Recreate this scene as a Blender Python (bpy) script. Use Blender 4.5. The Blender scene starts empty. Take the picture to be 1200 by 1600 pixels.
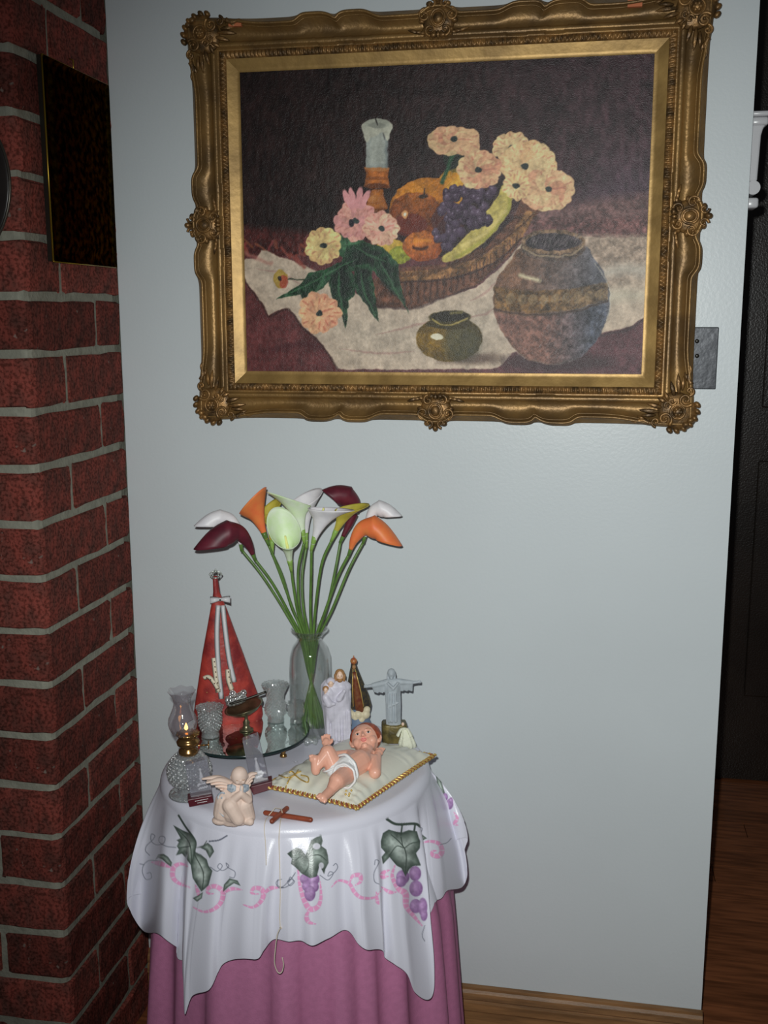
import bpy, math, random
import numpy as np
from mathutils import Vector, Matrix
random.seed(7); rng = np.random.default_rng(7)
scene = bpy.context.scene
COL = scene.collection
PI = math.pi

# ------------------------------------------------------------------ camera
FPX = 1661.84
YAW, PIT, ROL = [math.radians(a) for a in (10.7723, 10.4961, -0.1157)]
CAM = np.array([.8366, -1.8374, 1.3076])
_fw = np.array([-math.sin(YAW)*math.cos(PIT), math.cos(YAW)*math.cos(PIT), -math.sin(PIT)])
_r0 = np.array([math.cos(YAW), math.sin(YAW), 0.]); _u0 = np.cross(_r0, _fw)
_r = math.cos(ROL)*_r0 + math.sin(ROL)*_u0; _u = -math.sin(ROL)*_r0 + math.cos(ROL)*_u0
cd = bpy.data.cameras.new('camera'); cam = bpy.data.objects.new('camera', cd); COL.objects.link(cam)
M = Matrix(((_r[0], _u[0], -_fw[0], CAM[0]), (_r[1], _u[1], -_fw[1], CAM[1]), (_r[2], _u[2], -_fw[2], CAM[2]), (0, 0, 0, 1)))
cam.matrix_world = M
cd.sensor_fit = 'VERTICAL'; cd.sensor_height = 36; cd.lens = FPX*36/1600; cd.clip_start = .05
scene.camera = cam
# ------------------------------------------------------------------ world, flash, exposure
w = bpy.data.worlds.new('world'); scene.world = w; w.use_nodes = True
w.node_tree.nodes['Background'].inputs[0].default_value = (.9, .9, 1, 1)
w.node_tree.nodes['Background'].inputs[1].default_value = .042
ld = bpy.data.lights.new('camera_flash', 'SPOT'); lo = bpy.data.objects.new('camera_flash', ld); COL.objects.link(lo)
fl = CAM + _r*-.020 + _u*.036 + _fw*.02
tgt = np.array([.80, 0., .90]); dv = Vector(tgt - fl)
lo.location = fl; lo.rotation_euler = dv.to_track_quat('-Z', 'Y').to_euler()
ld.energy = 80; ld.spot_size = math.radians(88); ld.spot_blend = 1.0; ld.shadow_soft_size = .007; ld.color = (.97, 1., .98)
scene.view_settings.view_transform = 'Standard'; scene.view_settings.look = 'None'
scene.view_settings.exposure = 0; scene.view_settings.gamma = 1; scene.view_settings.use_curve_mapping = False

# ------------------------------------------------------------------ measuring helpers
def ray(x, y): return _fw + (x-600)/FPX*_r - (y-800)/FPX*_u
def onz(x, y, z): d = ray(x, y); return CAM + (z-CAM[2])/d[2]*d
def ony(x, y, Y): d = ray(x, y); return CAM + (Y-CAM[1])/d[1]*d
def onx(x, y, X): d = ray(x, y); return CAM + (X-CAM[0])/d[0]*d
def project(P):
    d = np.asarray(P, float) - CAM; z = d @ _fw
    return np.stack([600 + FPX*(d @ _r)/z, 800 - FPX*(d @ _u)/z, z], -1)
NRM = np.array([-_fw[0], -_fw[1], 0]); NRM /= np.linalg.norm(NRM)      # horizontal, toward the camera
RGT = np.array([_r0[0], _r0[1], 0]); UP = np.array([0, 0, 1.])
class Spot:
    """a standing place: photo position of the foot on height z, and measuring on the upright plane through it"""
    def __init__(s, x, y, z): s.P0 = onz(x, y, z); s.S = FPX/project(s.P0)[2]; s.n = s.P0[:2]-CAM[:2]; s.n = -np.array([s.n[0], s.n[1], 0])/np.hypot(*s.n); s.r = np.array([-s.n[1], s.n[0], 0])
    def P(s, x, y, d=0.):
        q = s.P0 + s.n*d; dd = ray(x, y); t = ((q-CAM) @ s.n)/(dd @ s.n); return CAM + t*dd

# ------------------------------------------------------------------ materials
def lin(c):
    c = np.asarray(c, float)/255; return np.where(c <= .04045, c/12.92, ((c+.055)/1.055)**2.4)
KA = 1.75
def A(c, k=KA): return np.clip(lin(c)*k, 0, .92)
def nodes(m): return m.node_tree.nodes, m.node_tree.links
def mat(name, c, rough=.5, metal=0., var=.0, vscale=20., bump=0., bscale=80., spec=.5, k=KA, c2=None, objvar=0., stretch=(1, 1, 1), coat=0., attr=None, emit=None, detail=4.):
    m = bpy.data.materials.new(name); m.use_nodes = True; N, L = nodes(m); b = N['Principled BSDF']
    col = A(c, k); b.inputs['Roughness'].default_value = rough; b.inputs['Metallic'].default_value = metal
    b.inputs['Specular IOR Level'].default_value = spec; b.inputs['Coat Weight'].default_value = coat
    b.inputs['Base Color'].default_value = (*col, 1)
    tc = N.new('ShaderNodeTexCoord'); mp = N.new('ShaderNodeMapping'); mp.inputs['Scale'].default_value = stretch
    L.new(tc.outputs['Object'], mp.inputs['Vector'])
    src = None
    if attr:
        a = N.new('ShaderNodeAttribute'); a.attribute_name = attr; src = a.outputs['Color']
    if var or c2 is not None:
        nz = N.new('ShaderNodeTexNoise'); nz.inputs['Scale'].default_value = vscale; nz.inputs['Detail'].default_value = detail
        L.new(mp.outputs[0], nz.inputs['Vector'])
        rp = N.new('ShaderNodeValToRGB'); rp.color_ramp.elements[0].position = .36; rp.color_ramp.elements[1].position = .64
        lo_, hi = (col*(1-var), np.clip(col*(1+var), 0, .95)) if c2 is None else (A(c2, k), col)
        rp.color_ramp.elements[0].color = (*lo_, 1); rp.color_ramp.elements[1].color = (*hi, 1)
        L.new(nz.outputs['Fac'], rp.inputs[0]); src = rp.outputs[0]
    if objvar:
        oi = N.new('ShaderNodeObjectInfo'); mr = N.new('ShaderNodeMapRange'); mr.inputs['To Min'].default_value = 1-objvar; mr.inputs['To Max'].default_value = 1+objvar
        L.new(oi.outputs['Random'], mr.inputs['Value'])
        hs = N.new('ShaderNodeHueSaturation'); hs.inputs['Color'].default_value = (*col, 1)
        if src: L.new(src, hs.inputs['Color'])
        L.new(mr.outputs[0], hs.inputs['Value']); src = hs.outputs[0]
    if src: L.new(src, b.inputs['Base Color'])
    if bump:
        n2 = N.new('ShaderNodeTexNoise'); n2.inputs['Scale'].default_value = bscale; n2.inputs['Detail'].default_value = 3
        L.new(mp.outputs[0], n2.inputs['Vector']); bp = N.new('ShaderNodeBump'); bp.inputs['Strength'].default_value = bump; bp.inputs['Distance'].default_value = .002
        L.new(n2.outputs['Fac'], bp.inputs['Height']); L.new(bp.outputs[0], b.inputs['Normal'])
    if emit: b.inputs['Emission Color'].default_value = (*lin(emit[0]), 1); b.inputs['Emission Strength'].default_value = emit[1]
    return m
def glass(name, tint=(1, 1, 1), gloss=.25, rough=.03, bump=0., bscale=150., real=0., body=0., bodyc=(.6, .6, .6), base=.05):
    """thin clear glass: sees through, mirrors at grazing angles; 'real' adds refraction, 'body' a little haze"""
    m = bpy.data.materials.new(name); m.use_nodes = True; N, L = nodes(m); N.remove(N['Principled BSDF']); out = N['Material Output']
    tr = N.new('ShaderNodeBsdfTransparent'); tr.inputs[0].default_value = (*tint, 1)
    gl = N.new('ShaderNodeBsdfGlossy'); gl.inputs['Roughness'].default_value = rough; gl.inputs[0].default_value = (1, 1, 1, 1)
    lw = N.new('ShaderNodeLayerWeight'); lw.inputs['Blend'].default_value = gloss
    ma = N.new('ShaderNodeMath'); ma.operation = 'MULTIPLY_ADD'; ma.inputs[1].default_value = .5; ma.inputs[2].default_value = base
    L.new(lw.outputs['Facing'], ma.inputs[0])
    mx = N.new('ShaderNodeMixShader'); L.new(ma.outputs[0], mx.inputs[0]); L.new(tr.outputs[0], mx.inputs[1]); L.new(gl.outputs[0], mx.inputs[2]); last = mx
    if bump:
        # every small cell of the cut glass is a facet with its own tilt
        vo = N.new('ShaderNodeTexVoronoi'); vo.inputs['Scale'].default_value = bscale; tc = N.new('ShaderNodeTexCoord'); L.new(tc.outputs['Object'], vo.inputs['Vector'])
        ge = N.new('ShaderNodeNewGeometry'); v1 = N.new('ShaderNodeVectorMath'); v1.operation = 'SUBTRACT'; L.new(vo.outputs['Color'], v1.inputs[0]); v1.inputs[1].default_value = (.5, .5, .5)
        v2 = N.new('ShaderNodeVectorMath'); v2.operation = 'SCALE'; v2.inputs['Scale'].default_value = bump; L.new(v1.outputs[0], v2.inputs[0])
        v3 = N.new('ShaderNodeVectorMath'); v3.operation = 'ADD'; L.new(v2.outputs[0], v3.inputs[0]); L.new(ge.outputs['Normal'], v3.inputs[1])
        bp = N.new('ShaderNodeVectorMath'); bp.operation = 'NORMALIZE'; L.new(v3.outputs[0], bp.inputs[0])
        L.new(bp.outputs[0], gl.inputs['Normal']); L.new(bp.outputs[0], lw.inputs['Normal']); ma.inputs[2].default_value = .14
    if real:
        g = N.new('ShaderNodeBsdfGlass'); g.inputs['Roughness'].default_value = rough; g.inputs['IOR'].default_value = 1.5
        if bump: L.new(bp.outputs[0], g.inputs['Normal'])
        m2 = N.new('ShaderNodeMixShader'); m2.inputs[0].default_value = real; L.new(last.outputs[0], m2.inputs[1]); L.new(g.outputs[0], m2.inputs[2]); last = m2
    if body:
        df = N.new('ShaderNodeBsdfDiffuse'); df.inputs[0].default_value = (*bodyc, 1)
        m3 = N.new('ShaderNodeMixShader'); m3.inputs[0].default_value = body; L.new(last.outputs[0], m3.inputs[1]); L.new(df.outputs[0], m3.inputs[2]); last = m3
    L.new(last.outputs[0], out.inputs['Surface']); return m

MT = {}
MT['wall'] = mat('painted_plaster', (168, 174, 176), .32, var=.02, vscale=3, bump=.12, bscale=170, spec=.4)
MT['brick'] = mat('red_brick', (98, 48, 41), .9, c2=(66, 41, 36), vscale=34, bump=1., bscale=140, spec=.15, objvar=.3, k=2.1, stretch=(1, 1, .6))
MT['mortar'] = mat('mortar', (104, 104, 94), .95, var=.12, vscale=60, bump=.8, bscale=160, spec=.1, k=2.3)
MT['plank'] = mat('floor_wood', (104, 62, 38), .3, var=.3, vscale=9, stretch=(1, 9, 9), spec=.5, objvar=.15, k=1.9)
MT['base'] = mat('baseboard_wood', (118, 86, 54), .45, var=.3, vscale=10, stretch=(1, 10, 10), bump=.2, k=1.5)
MT['dark'] = mat('dark_wood', (26, 20, 16), .3, var=.25, vscale=8, bump=.35, bscale=220)
MT['gold'] = mat('gilded_wood', (120, 92, 52), .42, metal=.45, c2=(84, 64, 38), vscale=14, bump=.35, bscale=160, k=1.7)
MT['gold2'] = mat('worn_gilding', (124, 92, 52), .42, metal=.45, c2=(66, 50, 30), vscale=60, bump=.4, bscale=220, k=1.7)
MT['gold3'] = mat('bright_gilding', (140, 112, 64), .42, metal=.4, c2=(110, 86, 46), vscale=18, bump=.2, k=1.7)
MT['brass'] = mat('brass', (66, 50, 12), .35, metal=1., c2=(24, 18, 5), vscale=90, bump=.6, bscale=120, k=1.2)
MT['brass'].node_tree.nodes['Principled BSDF'].inputs['Specular Tint'].default_value = (.32, .26, .09, 1)
MT['brassrim'] = mat('polished_brass', (150, 124, 44), .3, metal=.8, k=1.2)
MT['plate'] = mat('black_metal', (46, 48, 52), .3, metal=.3, bump=.2)
MT['whiteplastic'] = mat('white_plastic', (158, 158, 160), .25)
MT['satin'] = mat('white_satin', (176, 176, 186), .3, attr='paint', spec=.5, bump=.08, bscale=500)
MT['pink'] = mat('pink_cloth', (158, 98, 130), .75, var=.05, vscale=120, bump=.2, bscale=600, k=1.55)
MT['cane'] = mat('table_board', (120, 84, 54), .6)
MT['pillow'] = mat('cream_satin', (182, 182, 170), .28, spec=.7, var=.03, k=1.65)
MT['trimgold'] = mat('gold_braid', (186, 150, 84), .38, metal=.55, var=.3, vscale=300, k=1.8)
MT['trimred'] = mat('red_braid', (120, 60, 36), .5)
MT['skin'] = mat('painted_resin_skin', (196, 146, 126), .32, var=.03, vscale=60, coat=.2, k=1.6)
MT['babyhair'] = mat('auburn_hair', (128, 58, 34), .45, var=.25, vscale=160, bump=.3, bscale=300)
MT['diaper'] = mat('white_resin', (196, 192, 200), .35)
MT['silver'] = mat('silver_ribbon', (150, 155, 150), .3, metal=.6)
MT['lip'] = mat('pink_lip', (196, 104, 104), .35); MT['black'] = mat('black_paint', (18, 14, 14), .3)
MT['flesh'] = mat('flesh_paint', (200, 165, 145), .4)
MT['bisque'] = mat('white_bisque', (168, 166, 176), .4, var=.08, vscale=90)
MT['brownhair'] = mat('brown_hair_paint', (134, 98, 62), .5, var=.2, vscale=120)
MT['creamresin'] = mat('cream_resin', (182, 162, 150), .6, var=.06, vscale=60)
MT['bluelace'] = mat('blue_collar', (110, 122, 134), .5, c2=(160, 165, 170), vscale=260)
MT['greystone'] = mat('grey_stone', (138, 145, 150), .6, var=.08, vscale=80)
MT['goldstone'] = mat('bronze_rock', (102, 90, 48), .45, c2=(64, 58, 34), vscale=70, bump=.6, bscale=120, metal=.2)
MT['navy'] = mat('navy_mantle', (40, 40, 44), .4, c2=(74, 66, 44), vscale=240, k=1.4)
MT['redtunic'] = mat('red_brown_tunic', (92, 40, 28), .4, c2=(110, 70, 40), vscale=160, k=1.4)
MT['goldtrim'] = mat('gold_paint', (170, 140, 80), .35, metal=.4)
MT['bluebase'] = mat('blue_grey_base', (84, 98, 118), .5)
MT['creamcloud'] = mat('cream_cloud', (176, 166, 140), .5)
MT['whitelace'] = mat('white_lace', (186, 188, 170), .7, bump=.6, bscale=300)
MT['redvelvet'] = mat('red_brocade', (150, 52, 44), .5, c2=(104, 30, 32), vscale=38, bump=.8, bscale=90, k=1.6)
MT['ribbon'] = mat('white_ribbon', (170, 170, 172), .4)
MT['lace'] = mat('cream_lace', (186, 176, 156), .7)
MT['holes'] = mat('lace_holes', (60, 26, 24), .8)
MT['pewter'] = mat('pewter', (96, 92, 72), .3, metal=.85, var=.2, vscale=60, k=2.2)
MT['darkmetal'] = mat('dark_metal', (40, 38, 34), .35, metal=.6)
MT['lampbrass'] = mat('aged_brass', (110, 84, 50), .25, metal=.9, k=2.2)
MT['glass'] = glass('clear_glass', (.975, .985, .98), .34, .02, body=.015)
MT['chimney'] = glass('chimney_glass', (.8, .78, .8), .3, .03, body=.1, bodyc=(.55, .5, .55))
MT['crystal'] = glass('cut_crystal', (.93, .95, .95), .45, .11, bump=1.1, bscale=330, real=.12, body=.12, bodyc=(.75, .8, .8))
MT['bead'] = glass('sparkle_crystal', (.96, .97, .97), .4, .2, body=.05, bodyc=(.8, .85, .85), base=.42)  # mirror share raised to give points and beads a silvery sparkle
MT['acrylic'] = glass('clear_acrylic', (.84, .84, .88), .3, .04, body=.22, bodyc=(.5, .5, .56))
MT['etch'] = mat('frosted_etching', (210, 212, 220), .3, k=1.6)
MT['maroonbase'] = mat('maroon_base', (66, 20, 28), .35)
MT['mirror'] = mat('mirror_glass', (225, 240, 232), .02, metal=1., k=1.1)
MT['mirroredge'] = mat('mirror_edge', (22, 34, 34), .15)
MT['redwood'] = mat('red_stained_wood', (128, 62, 42), .35, k=1.3, var=.15, vscale=60)
MT['cord'] = mat('cotton_cord', (176, 166, 150), .8)
MT['stem'] = mat('calla_stem', (70, 96, 44), .35, var=.2, vscale=40)
MT['shutter'] = mat('grey_line_paint', (150, 150, 150), .5)

_N, _L = nodes(MT['brick']); _b = _N['Principled BSDF']; _s = _b.inputs['Base Color'].links[0].from_socket
_tc = _N.new('ShaderNodeTexCoord'); _n = _N.new('ShaderNodeTexNoise'); _n.inputs['Scale'].default_value = 210; _n.inputs['Detail'].default_value = 3; _L.new(_tc.outputs['Object'], _n.inputs['Vector'])
_r2 = _N.new('ShaderNodeValToRGB'); _r2.color_ramp.elements[0].position = .38; _r2.color_ramp.elements[0].color = (.5, .47, .45, 1); _r2.color_ramp.elements[1].position = .56; _r2.color_ramp.elements[1].color = (1.15, 1.1, 1.1, 1)
_L.new(_n.outputs['Fac'], _r2.inputs[0]); _m = _N.new('ShaderNodeMix'); _m.data_type = 'RGBA'; _m.blend_type = 'MULTIPLY'; _m.inputs[0].default_value = 1; _L.new(_s, _m.inputs[6]); _L.new(_r2.outputs[0], _m.inputs[7])
_n3 = _N.new('ShaderNodeTexNoise'); _n3.inputs['Scale'].default_value = 75; _L.new(_tc.outputs['Object'], _n3.inputs['Vector']); _r3 = _N.new('ShaderNodeValToRGB'); _r3.color_ramp.elements[0].position = .72; _r3.color_ramp.elements[1].position = .78
_r3.color_ramp.elements[1].color = (.6, .6, .6, 1); _L.new(_n3.outputs['Fac'], _r3.inputs[0]); _m3 = _N.new('ShaderNodeMix'); _m3.data_type = 'RGBA'; _L.new(_r3.outputs[0], _m3.inputs[0]); _L.new(_m.outputs[2], _m3.inputs[6]); _m3.inputs[7].default_value = (.3, .27, .23, 1); _L.new(_m3.outputs[2], _b.inputs['Base Color'])

# ------------------------------------------------------------------ mesh builder
ORG = {}
class MB:
    def __init__(s): s.v = []; s.f = []; s.n = 0
    def add(s, V, F):
        V = np.asarray(V, float).reshape(-1, 3); s.v.append(V); s.f += [tuple(int(i)+s.n for i in q) for q in F]; s.n += len(V); return s
    def grid(s, G, closeu=False, closev=False):
        G = np.asarray(G, float); a, b = G.shape[:2]; F = []
        for i in range(a if closeu else a-1):
            i2 = (i+1) % a
            for j in range(b if closev else b-1):
                j2 = (j+1) % b; F.append((i*b+j, i2*b+j, i2*b+j2, i*b+j2))
        return s.add(G.reshape(-1, 3), F)
    def rings(s, R, cap=True):
        """list of closed rings, same count"""
        R = np.asarray(R, float); a, b = R.shape[:2]; F = []
        for i in range(a-1):
            for j in range(b): j2 = (j+1) % b; F.append((i*b+j, i*b+j2, (i+1)*b+j2, (i+1)*b+j))
        if cap: F.append(tuple(range(b))[::-1]); F.append(tuple((a-1)*b+j for j in range(b)))
        return s.add(R.reshape(-1, 3), F)
    def box(s, lo, hi, ax=None, o=(0, 0, 0)):
        lo = np.array(lo, float); hi = np.array(hi, float)
        V = np.array([[(lo, hi)[i][0], (lo, hi)[j][1], (lo, hi)[k][2]] for k in (0, 1) for j in (0, 1) for i in (0, 1)])
        if ax is not None: V = V @ np.asarray(ax)
        return s.add(V+np.asarray(o), [(0, 2, 3, 1), (4, 5, 7, 6), (0, 1, 5, 4), (2, 6, 7, 3), (0, 4, 6, 2), (1, 3, 7, 5)])
    def lathe(s, prof, c, n=32, ax=None, mod=None, cap=True):
        R = []
        for k, (r, z) in enumerate(prof):
            t = np.arange(n)/n*2*PI; rr = np.full(n, max(r, 1e-5), float); zz = np.full(n, z, float)
            if mod: rr, zz = mod(t, rr, zz, k)
            P = np.stack([rr*np.cos(t), rr*np.sin(t), zz], 1)
            if ax is not None: P = P @ np.asarray(ax)
            R.append(P+np.asarray(c))
        return s.rings(R, cap)
    def tube(s, P, r, n=8, cap=True, flat=1., closed=False):
        P = np.asarray(P, float); m = len(P); r = np.broadcast_to(np.asarray(r, float), (m,))
        T = np.gradient(P, axis=0)
        if closed: T = np.roll(P, -1, 0)-np.roll(P, 1, 0)
        T /= np.linalg.norm(T, axis=1)[:, None]+1e-12
        a = np.array([0, 0, 1.]); a = a if abs(T[0] @ a) < .9 else np.array([1., 0, 0]); N = a-T[0]*(a @ T[0]); N /= np.linalg.norm(N); R = []
        for i in range(m):
            N = N-T[i]*(N @ T[i]); N /= np.linalg.norm(N)+1e-12; B = np.cross(T[i], N); t = np.arange(n)/n*2*PI
            R.append(P[i]+r[i]*(np.cos(t)[:, None]*N*flat+np.sin(t)[:, None]*B))
        if closed: R.append(R[0]); return s.rings(R, False)
        return s.rings(R, cap)
    def ball(s, c, r, n=16, m=10, ax=None):
        r = np.broadcast_to(np.asarray(r, float), (3,)); R = []
        for i in range(1, m):
            p = PI*i/m; t = np.arange(n)/n*2*PI
            R.append(np.stack([np.sin(p)*np.cos(t), np.sin(p)*np.sin(t), np.full(n, -np.cos(p))], 1))
        V = np.concatenate([[[0, 0, -1.]]]+R+[[[0, 0, 1.]]])*r
        if ax is not None: V = V @ np.asarray(ax)
        F = [(0, 1+(j+1) % n, 1+j) for j in range(n)]
        for i in range(m-2):
            for j in range(n): j2 = (j+1) % n; F.append((1+i*n+j, 1+i*n+j2, 1+(i+1)*n+j2, 1+(i+1)*n+j))
        l = 1+(m-2)*n; F += [(l+j, l+(j+1) % n, len(V)-1) for j in range(n)]
        return s.add(V+np.asarray(c), F)
    def capsule(s, a, ra, b, rb, n=14):
        a = np.asarray(a, float); b = np.asarray(b, float); d = b-a; L = np.linalg.norm(d)+1e-9; d = d/L
        k = [(-math.cos(x), math.sin(x)) for x in np.linspace(0.12, PI/2, 5)]
        P = [a+d*ra*c for c, q in k]+[b+d*rb*c for c, q in [(math.cos(x), 0) for x in np.linspace(PI/2, .12, 5)]]
        r = [ra*q for c, q in k]+[rb*math.sin(x) for x in np.linspace(PI/2, .12, 5)]
        return s.tube(P, r, n)
    def mesh(s, name, org=(0, 0, 0), smooth=True):
        V = np.concatenate(s.v)-np.asarray(org); me = bpy.data.meshes.new(name); me.from_pydata(V.tolist(), [], s.f)
        if smooth: me.polygons.foreach_set('use_smooth', [True]*len(me.polygons))
        me.update(); return me
    def build(s, name, m, parent=None, smooth=True, label=None, kind=None, bevel=0., solid=0., rough=None, auto=None):
        org = ORG[parent.name] if parent else (0, 0, 0)
        me = s.mesh(name, org, smooth); me.materials.append(m); o = bpy.data.objects.new(name, me); COL.objects.link(o)
        if parent: o.parent = parent; ORG[o.name] = org
        else: ORG[o.name] = np.zeros(3)
        if label: o['label'] = label
        if kind: o['kind'] = kind
        if solid: q = o.modifiers.new('solid', 'SOLIDIFY'); q.thickness = solid; q.offset = 0
        if bevel: q = o.modifiers.new('bevel', 'BEVEL'); q.width = bevel; q.segments = 2; q.limit_method = 'ANGLE'
        if auto: q = o.modifiers.new('es', 'EDGE_SPLIT'); q.split_angle = math.radians(auto)
        return o
    def remesh(s, name, m, parent, voxel, smooth=4, label=None):
        o = s.build(name, m, parent, label=label)
        q = o.modifiers.new('remesh', 'REMESH'); q.mode = 'VOXEL'; q.voxel_size = voxel; q.use_smooth_shade = True
        q = o.modifiers.new('smooth', 'SMOOTH'); q.iterations = smooth; q.factor = .5
        return o
def thing(name, loc, label, cat, group=None):
    o = bpy.data.objects.new(name, None); COL.objects.link(o); o.location = loc; o.empty_display_size = .02
    ORG[o.name] = np.array(loc, float); o['label'] = label; o['category'] = cat
    if group: o['group'] = group
    return o
def tag(o, label, cat, group=None):
    o['label'] = label; o['category'] = cat
    if group: o['group'] = group
    return o
def crom(P, per=8, closed=False):
    P = np.asarray(P, float); n = len(P); out = []
    for i in range(n if closed else n-1):
        a = P[(i-1) % n] if closed or i > 0 else 2*P[0]-P[1]; b = P[i]; c = P[(i+1) % n]; d = P[(i+2) % n] if closed or i < n-2 else 2*P[-1]-P[-2]
        for t in np.arange(per)/per: out.append(.5*(2*b+(c-a)*t+(2*a-5*b+4*c-d)*t*t+(3*b-a-3*c+d)*t**3))
    if not closed: out.append(P[-1])
    return np.array(out)
def sstep(a, b, x): t = np.clip((x-a)/(b-a), 0, 1); return t*t*(3-2*t)

def sparkle_hobnails(parent, c, prof, n, size, lo_, hi, m=None):  # points added to catch the flash, standing in for the glitter of cut facets
    """cut points added on a turned glass wall to make it sparkle"""
    b = MB(); zs_ = np.array([p[1] for p in prof]); rs_ = np.array([p[0] for p in prof]); rows_ = int((hi-lo_)/(size*2.1))
    for i in range(rows_+1):
        z = lo_+(hi-lo_)*i/max(1, rows_); r = float(np.interp(z, zs_, rs_))
        for k in range(n): t = (k+.5*(i % 2))/n*2*PI; b.ball(np.asarray(c)+np.array([r*math.cos(t), r*math.sin(t), z]), size, 8, 6)
    return b.build('sparkle_points', m or MT['bead'], parent, kind='stuff')

# ================================================================== SETTING
ZF = -.07; HC = .0885; ZA0 = 1.78; PD = .329            # brick course height, level of joint 0, pillar depth
# ---- back wall panel, ends at x = 1.08 (a hall opens beside it)
wb = MB().box((0.0, 0, ZF), (1.08, .11, 2.5)).build('wall_back', MT['wall'], smooth=False, kind='structure')
# ---- brick pillar on the left
wl = MB().rings([[(-.9, -PD+.0045, z), (-.016, -PD+.0045, z), (-.008, -PD+.008, z), (-.0045, -PD+.016, z), (-.0045, -.018, z), (-.012, -.017, z), (-.012, .11, z), (-.9, .11, z)] for z in (ZF, 2.5)]).build('wall_left', MT['mortar'], smooth=False, kind='structure')
def brick_mesh(L, W, seed, corner=None):
    """brick L along x, W along y, rough arrises; corner rounds the vertical edge at (+x, -y)"""
    r = np.random.default_rng(seed); h = HC-.0135; V = []; e = .0035; nz = 4
    def ringpts(ins):
        c = max(e, .014) if corner else e
        pts = []
        for (sx, sy, cr) in ((1, -1, c), (1, 1, e), (-1, 1, e), (-1, -1, e)):
            cx, cy = sx*(L/2-cr), sy*(W/2-cr)
            a0 = {(1, -1): -PI/2, (1, 1): 0, (-1, 1): PI/2, (-1, -1): PI}[(sx, sy)]
            for t in (0, .5, 1): a = a0+t*PI/2; pts.append((cx+(cr-ins)*math.cos(a), cy+(cr-ins)*math.sin(a)))
        out_ = []
        for i, p in enumerate(pts):         # long faces get extra points for ragged arrises
            q = pts[(i+1) % len(pts)]; n = max(1, int(math.hypot(q[0]-p[0], q[1]-p[1])/.035)); out_ += [(p[0]+(q[0]-p[0])*k/n, p[1]+(q[1]-p[1])*k/n) for k in range(n)]
        return out_
    R = []
    for z, ins in ((-h/2, .003), (-h/2+.003, 0), (-h/6, 0), (h/6, 0), (h/2-.003, 0), (h/2, .003)):
        p = np.array(ringpts(ins)); R.append(np.c_[p+r.normal(0, .0011, p.shape), np.full(len(p), z)+r.normal(0, .0011 if abs(z) > h/3 else .0004, len(p))])
    return MB().rings(R).mesh('brick', smooth=False)
bm_cache = {}
def put_brick(x0, x1, y0, y1, z, corner=False):
    L, W = x1-x0, y1-y0; k = (round(L, 3), round(W, 3), corner, random.randrange(5))
    if k not in bm_cache: me = brick_mesh(L, W, hash(k) % 9999, corner); me.materials.append(MT['brick']); bm_cache[k] = me
    o = bpy.data.objects.new('brick', bm_cache[k]); COL.objects.link(o); o.parent = wl
    o.location = ((x0+x1)/2+random.uniform(-.0006, .0006), (y0+y1)/2, z+random.uniform(-.001, .001))
J = .0135
for k in range(-3, 21):
    z = ZA0-(k+.5)*HC
    if k % 2 == 0:      # stretcher on the front, header on the side
        put_brick(-.23, 0, -PD, -PD+.11, z, True); put_brick(-.11, 0, -PD+.11+J, -.002, z)
        x = -.23-J
        while x > -.75: put_brick(x-.23, x, -PD, -PD+.11, z); x -= .23+J
    else:
        put_brick(-.11, 0, -PD, -PD+.23, z, True); put_brick(-.11, 0, -PD+.23+J, -.002, z)
        x = -.11-J
        while x > -.75: put_brick(x-.23, x, -PD, -PD+.11, z); x -= .23+J
# ---- floor boards
fl_ = MB().box((-.9, -1.3, ZF-.06), (2.6, 1.55, ZF-.012)).build('floor', MT['dark'], smooth=False, kind='structure')
pm = []
for i in range(4):
    me = MB().box((0, 0, -.012), (1.198, .0815, 0)).mesh('floor_plank', smooth=False); me.materials.append(MT['plank']); pm.append(me)
for j in range(34):
    off = (j*.437) % 1.2
    for i in range(-1, 3):
        x = -.9+off-1.2+i*1.2+1.2
        if x > 2.6 or x+1.2 < -1.0: continue
        o = bpy.data.objects.new('floor_plank', pm[(i+j) % 4]); COL.objects.link(o); o.parent = fl_; o.location = (x-.0, -1.3+j*.083, ZF+random.uniform(-.0006, 0))
# ---- baseboard
bb = MB(); prof = [(-.001, ZF), (-.0145, ZF), (-.0145, -.001), (-.017, .002), (-.0165, .018), (-.012, .021), (-.015, .025), (-.013, .036), (-.009, .041), (-.0085, .046), (-.001, .048)]
bb.rings([[(x, p[0], p[1]) for p in prof] for x in (.002, 1.082)])
bb.build('baseboard_back', MT['base'], smooth=False, kind='structure')
# ---- hall behind: dark door and wall
MB().box((.6, 1.334, ZF), (2.6, 1.55, 2.5)).build('wall_hall', MT['dark'], smooth=False, kind='structure')
d = MB().box((1.2, 1.301, ZF+.006), (2.05, 1.333, 2.1)).build('door_1', MT['dark'], smooth=False, kind='structure')
for z0, z1 in ((.2, .9), (1.05, 1.9)): MB().box((1.32, 1.291, z0), (1.93, 1.302, z1)).build('door_panel', MT['dark'], d, smooth=False, bevel=.004)
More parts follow.
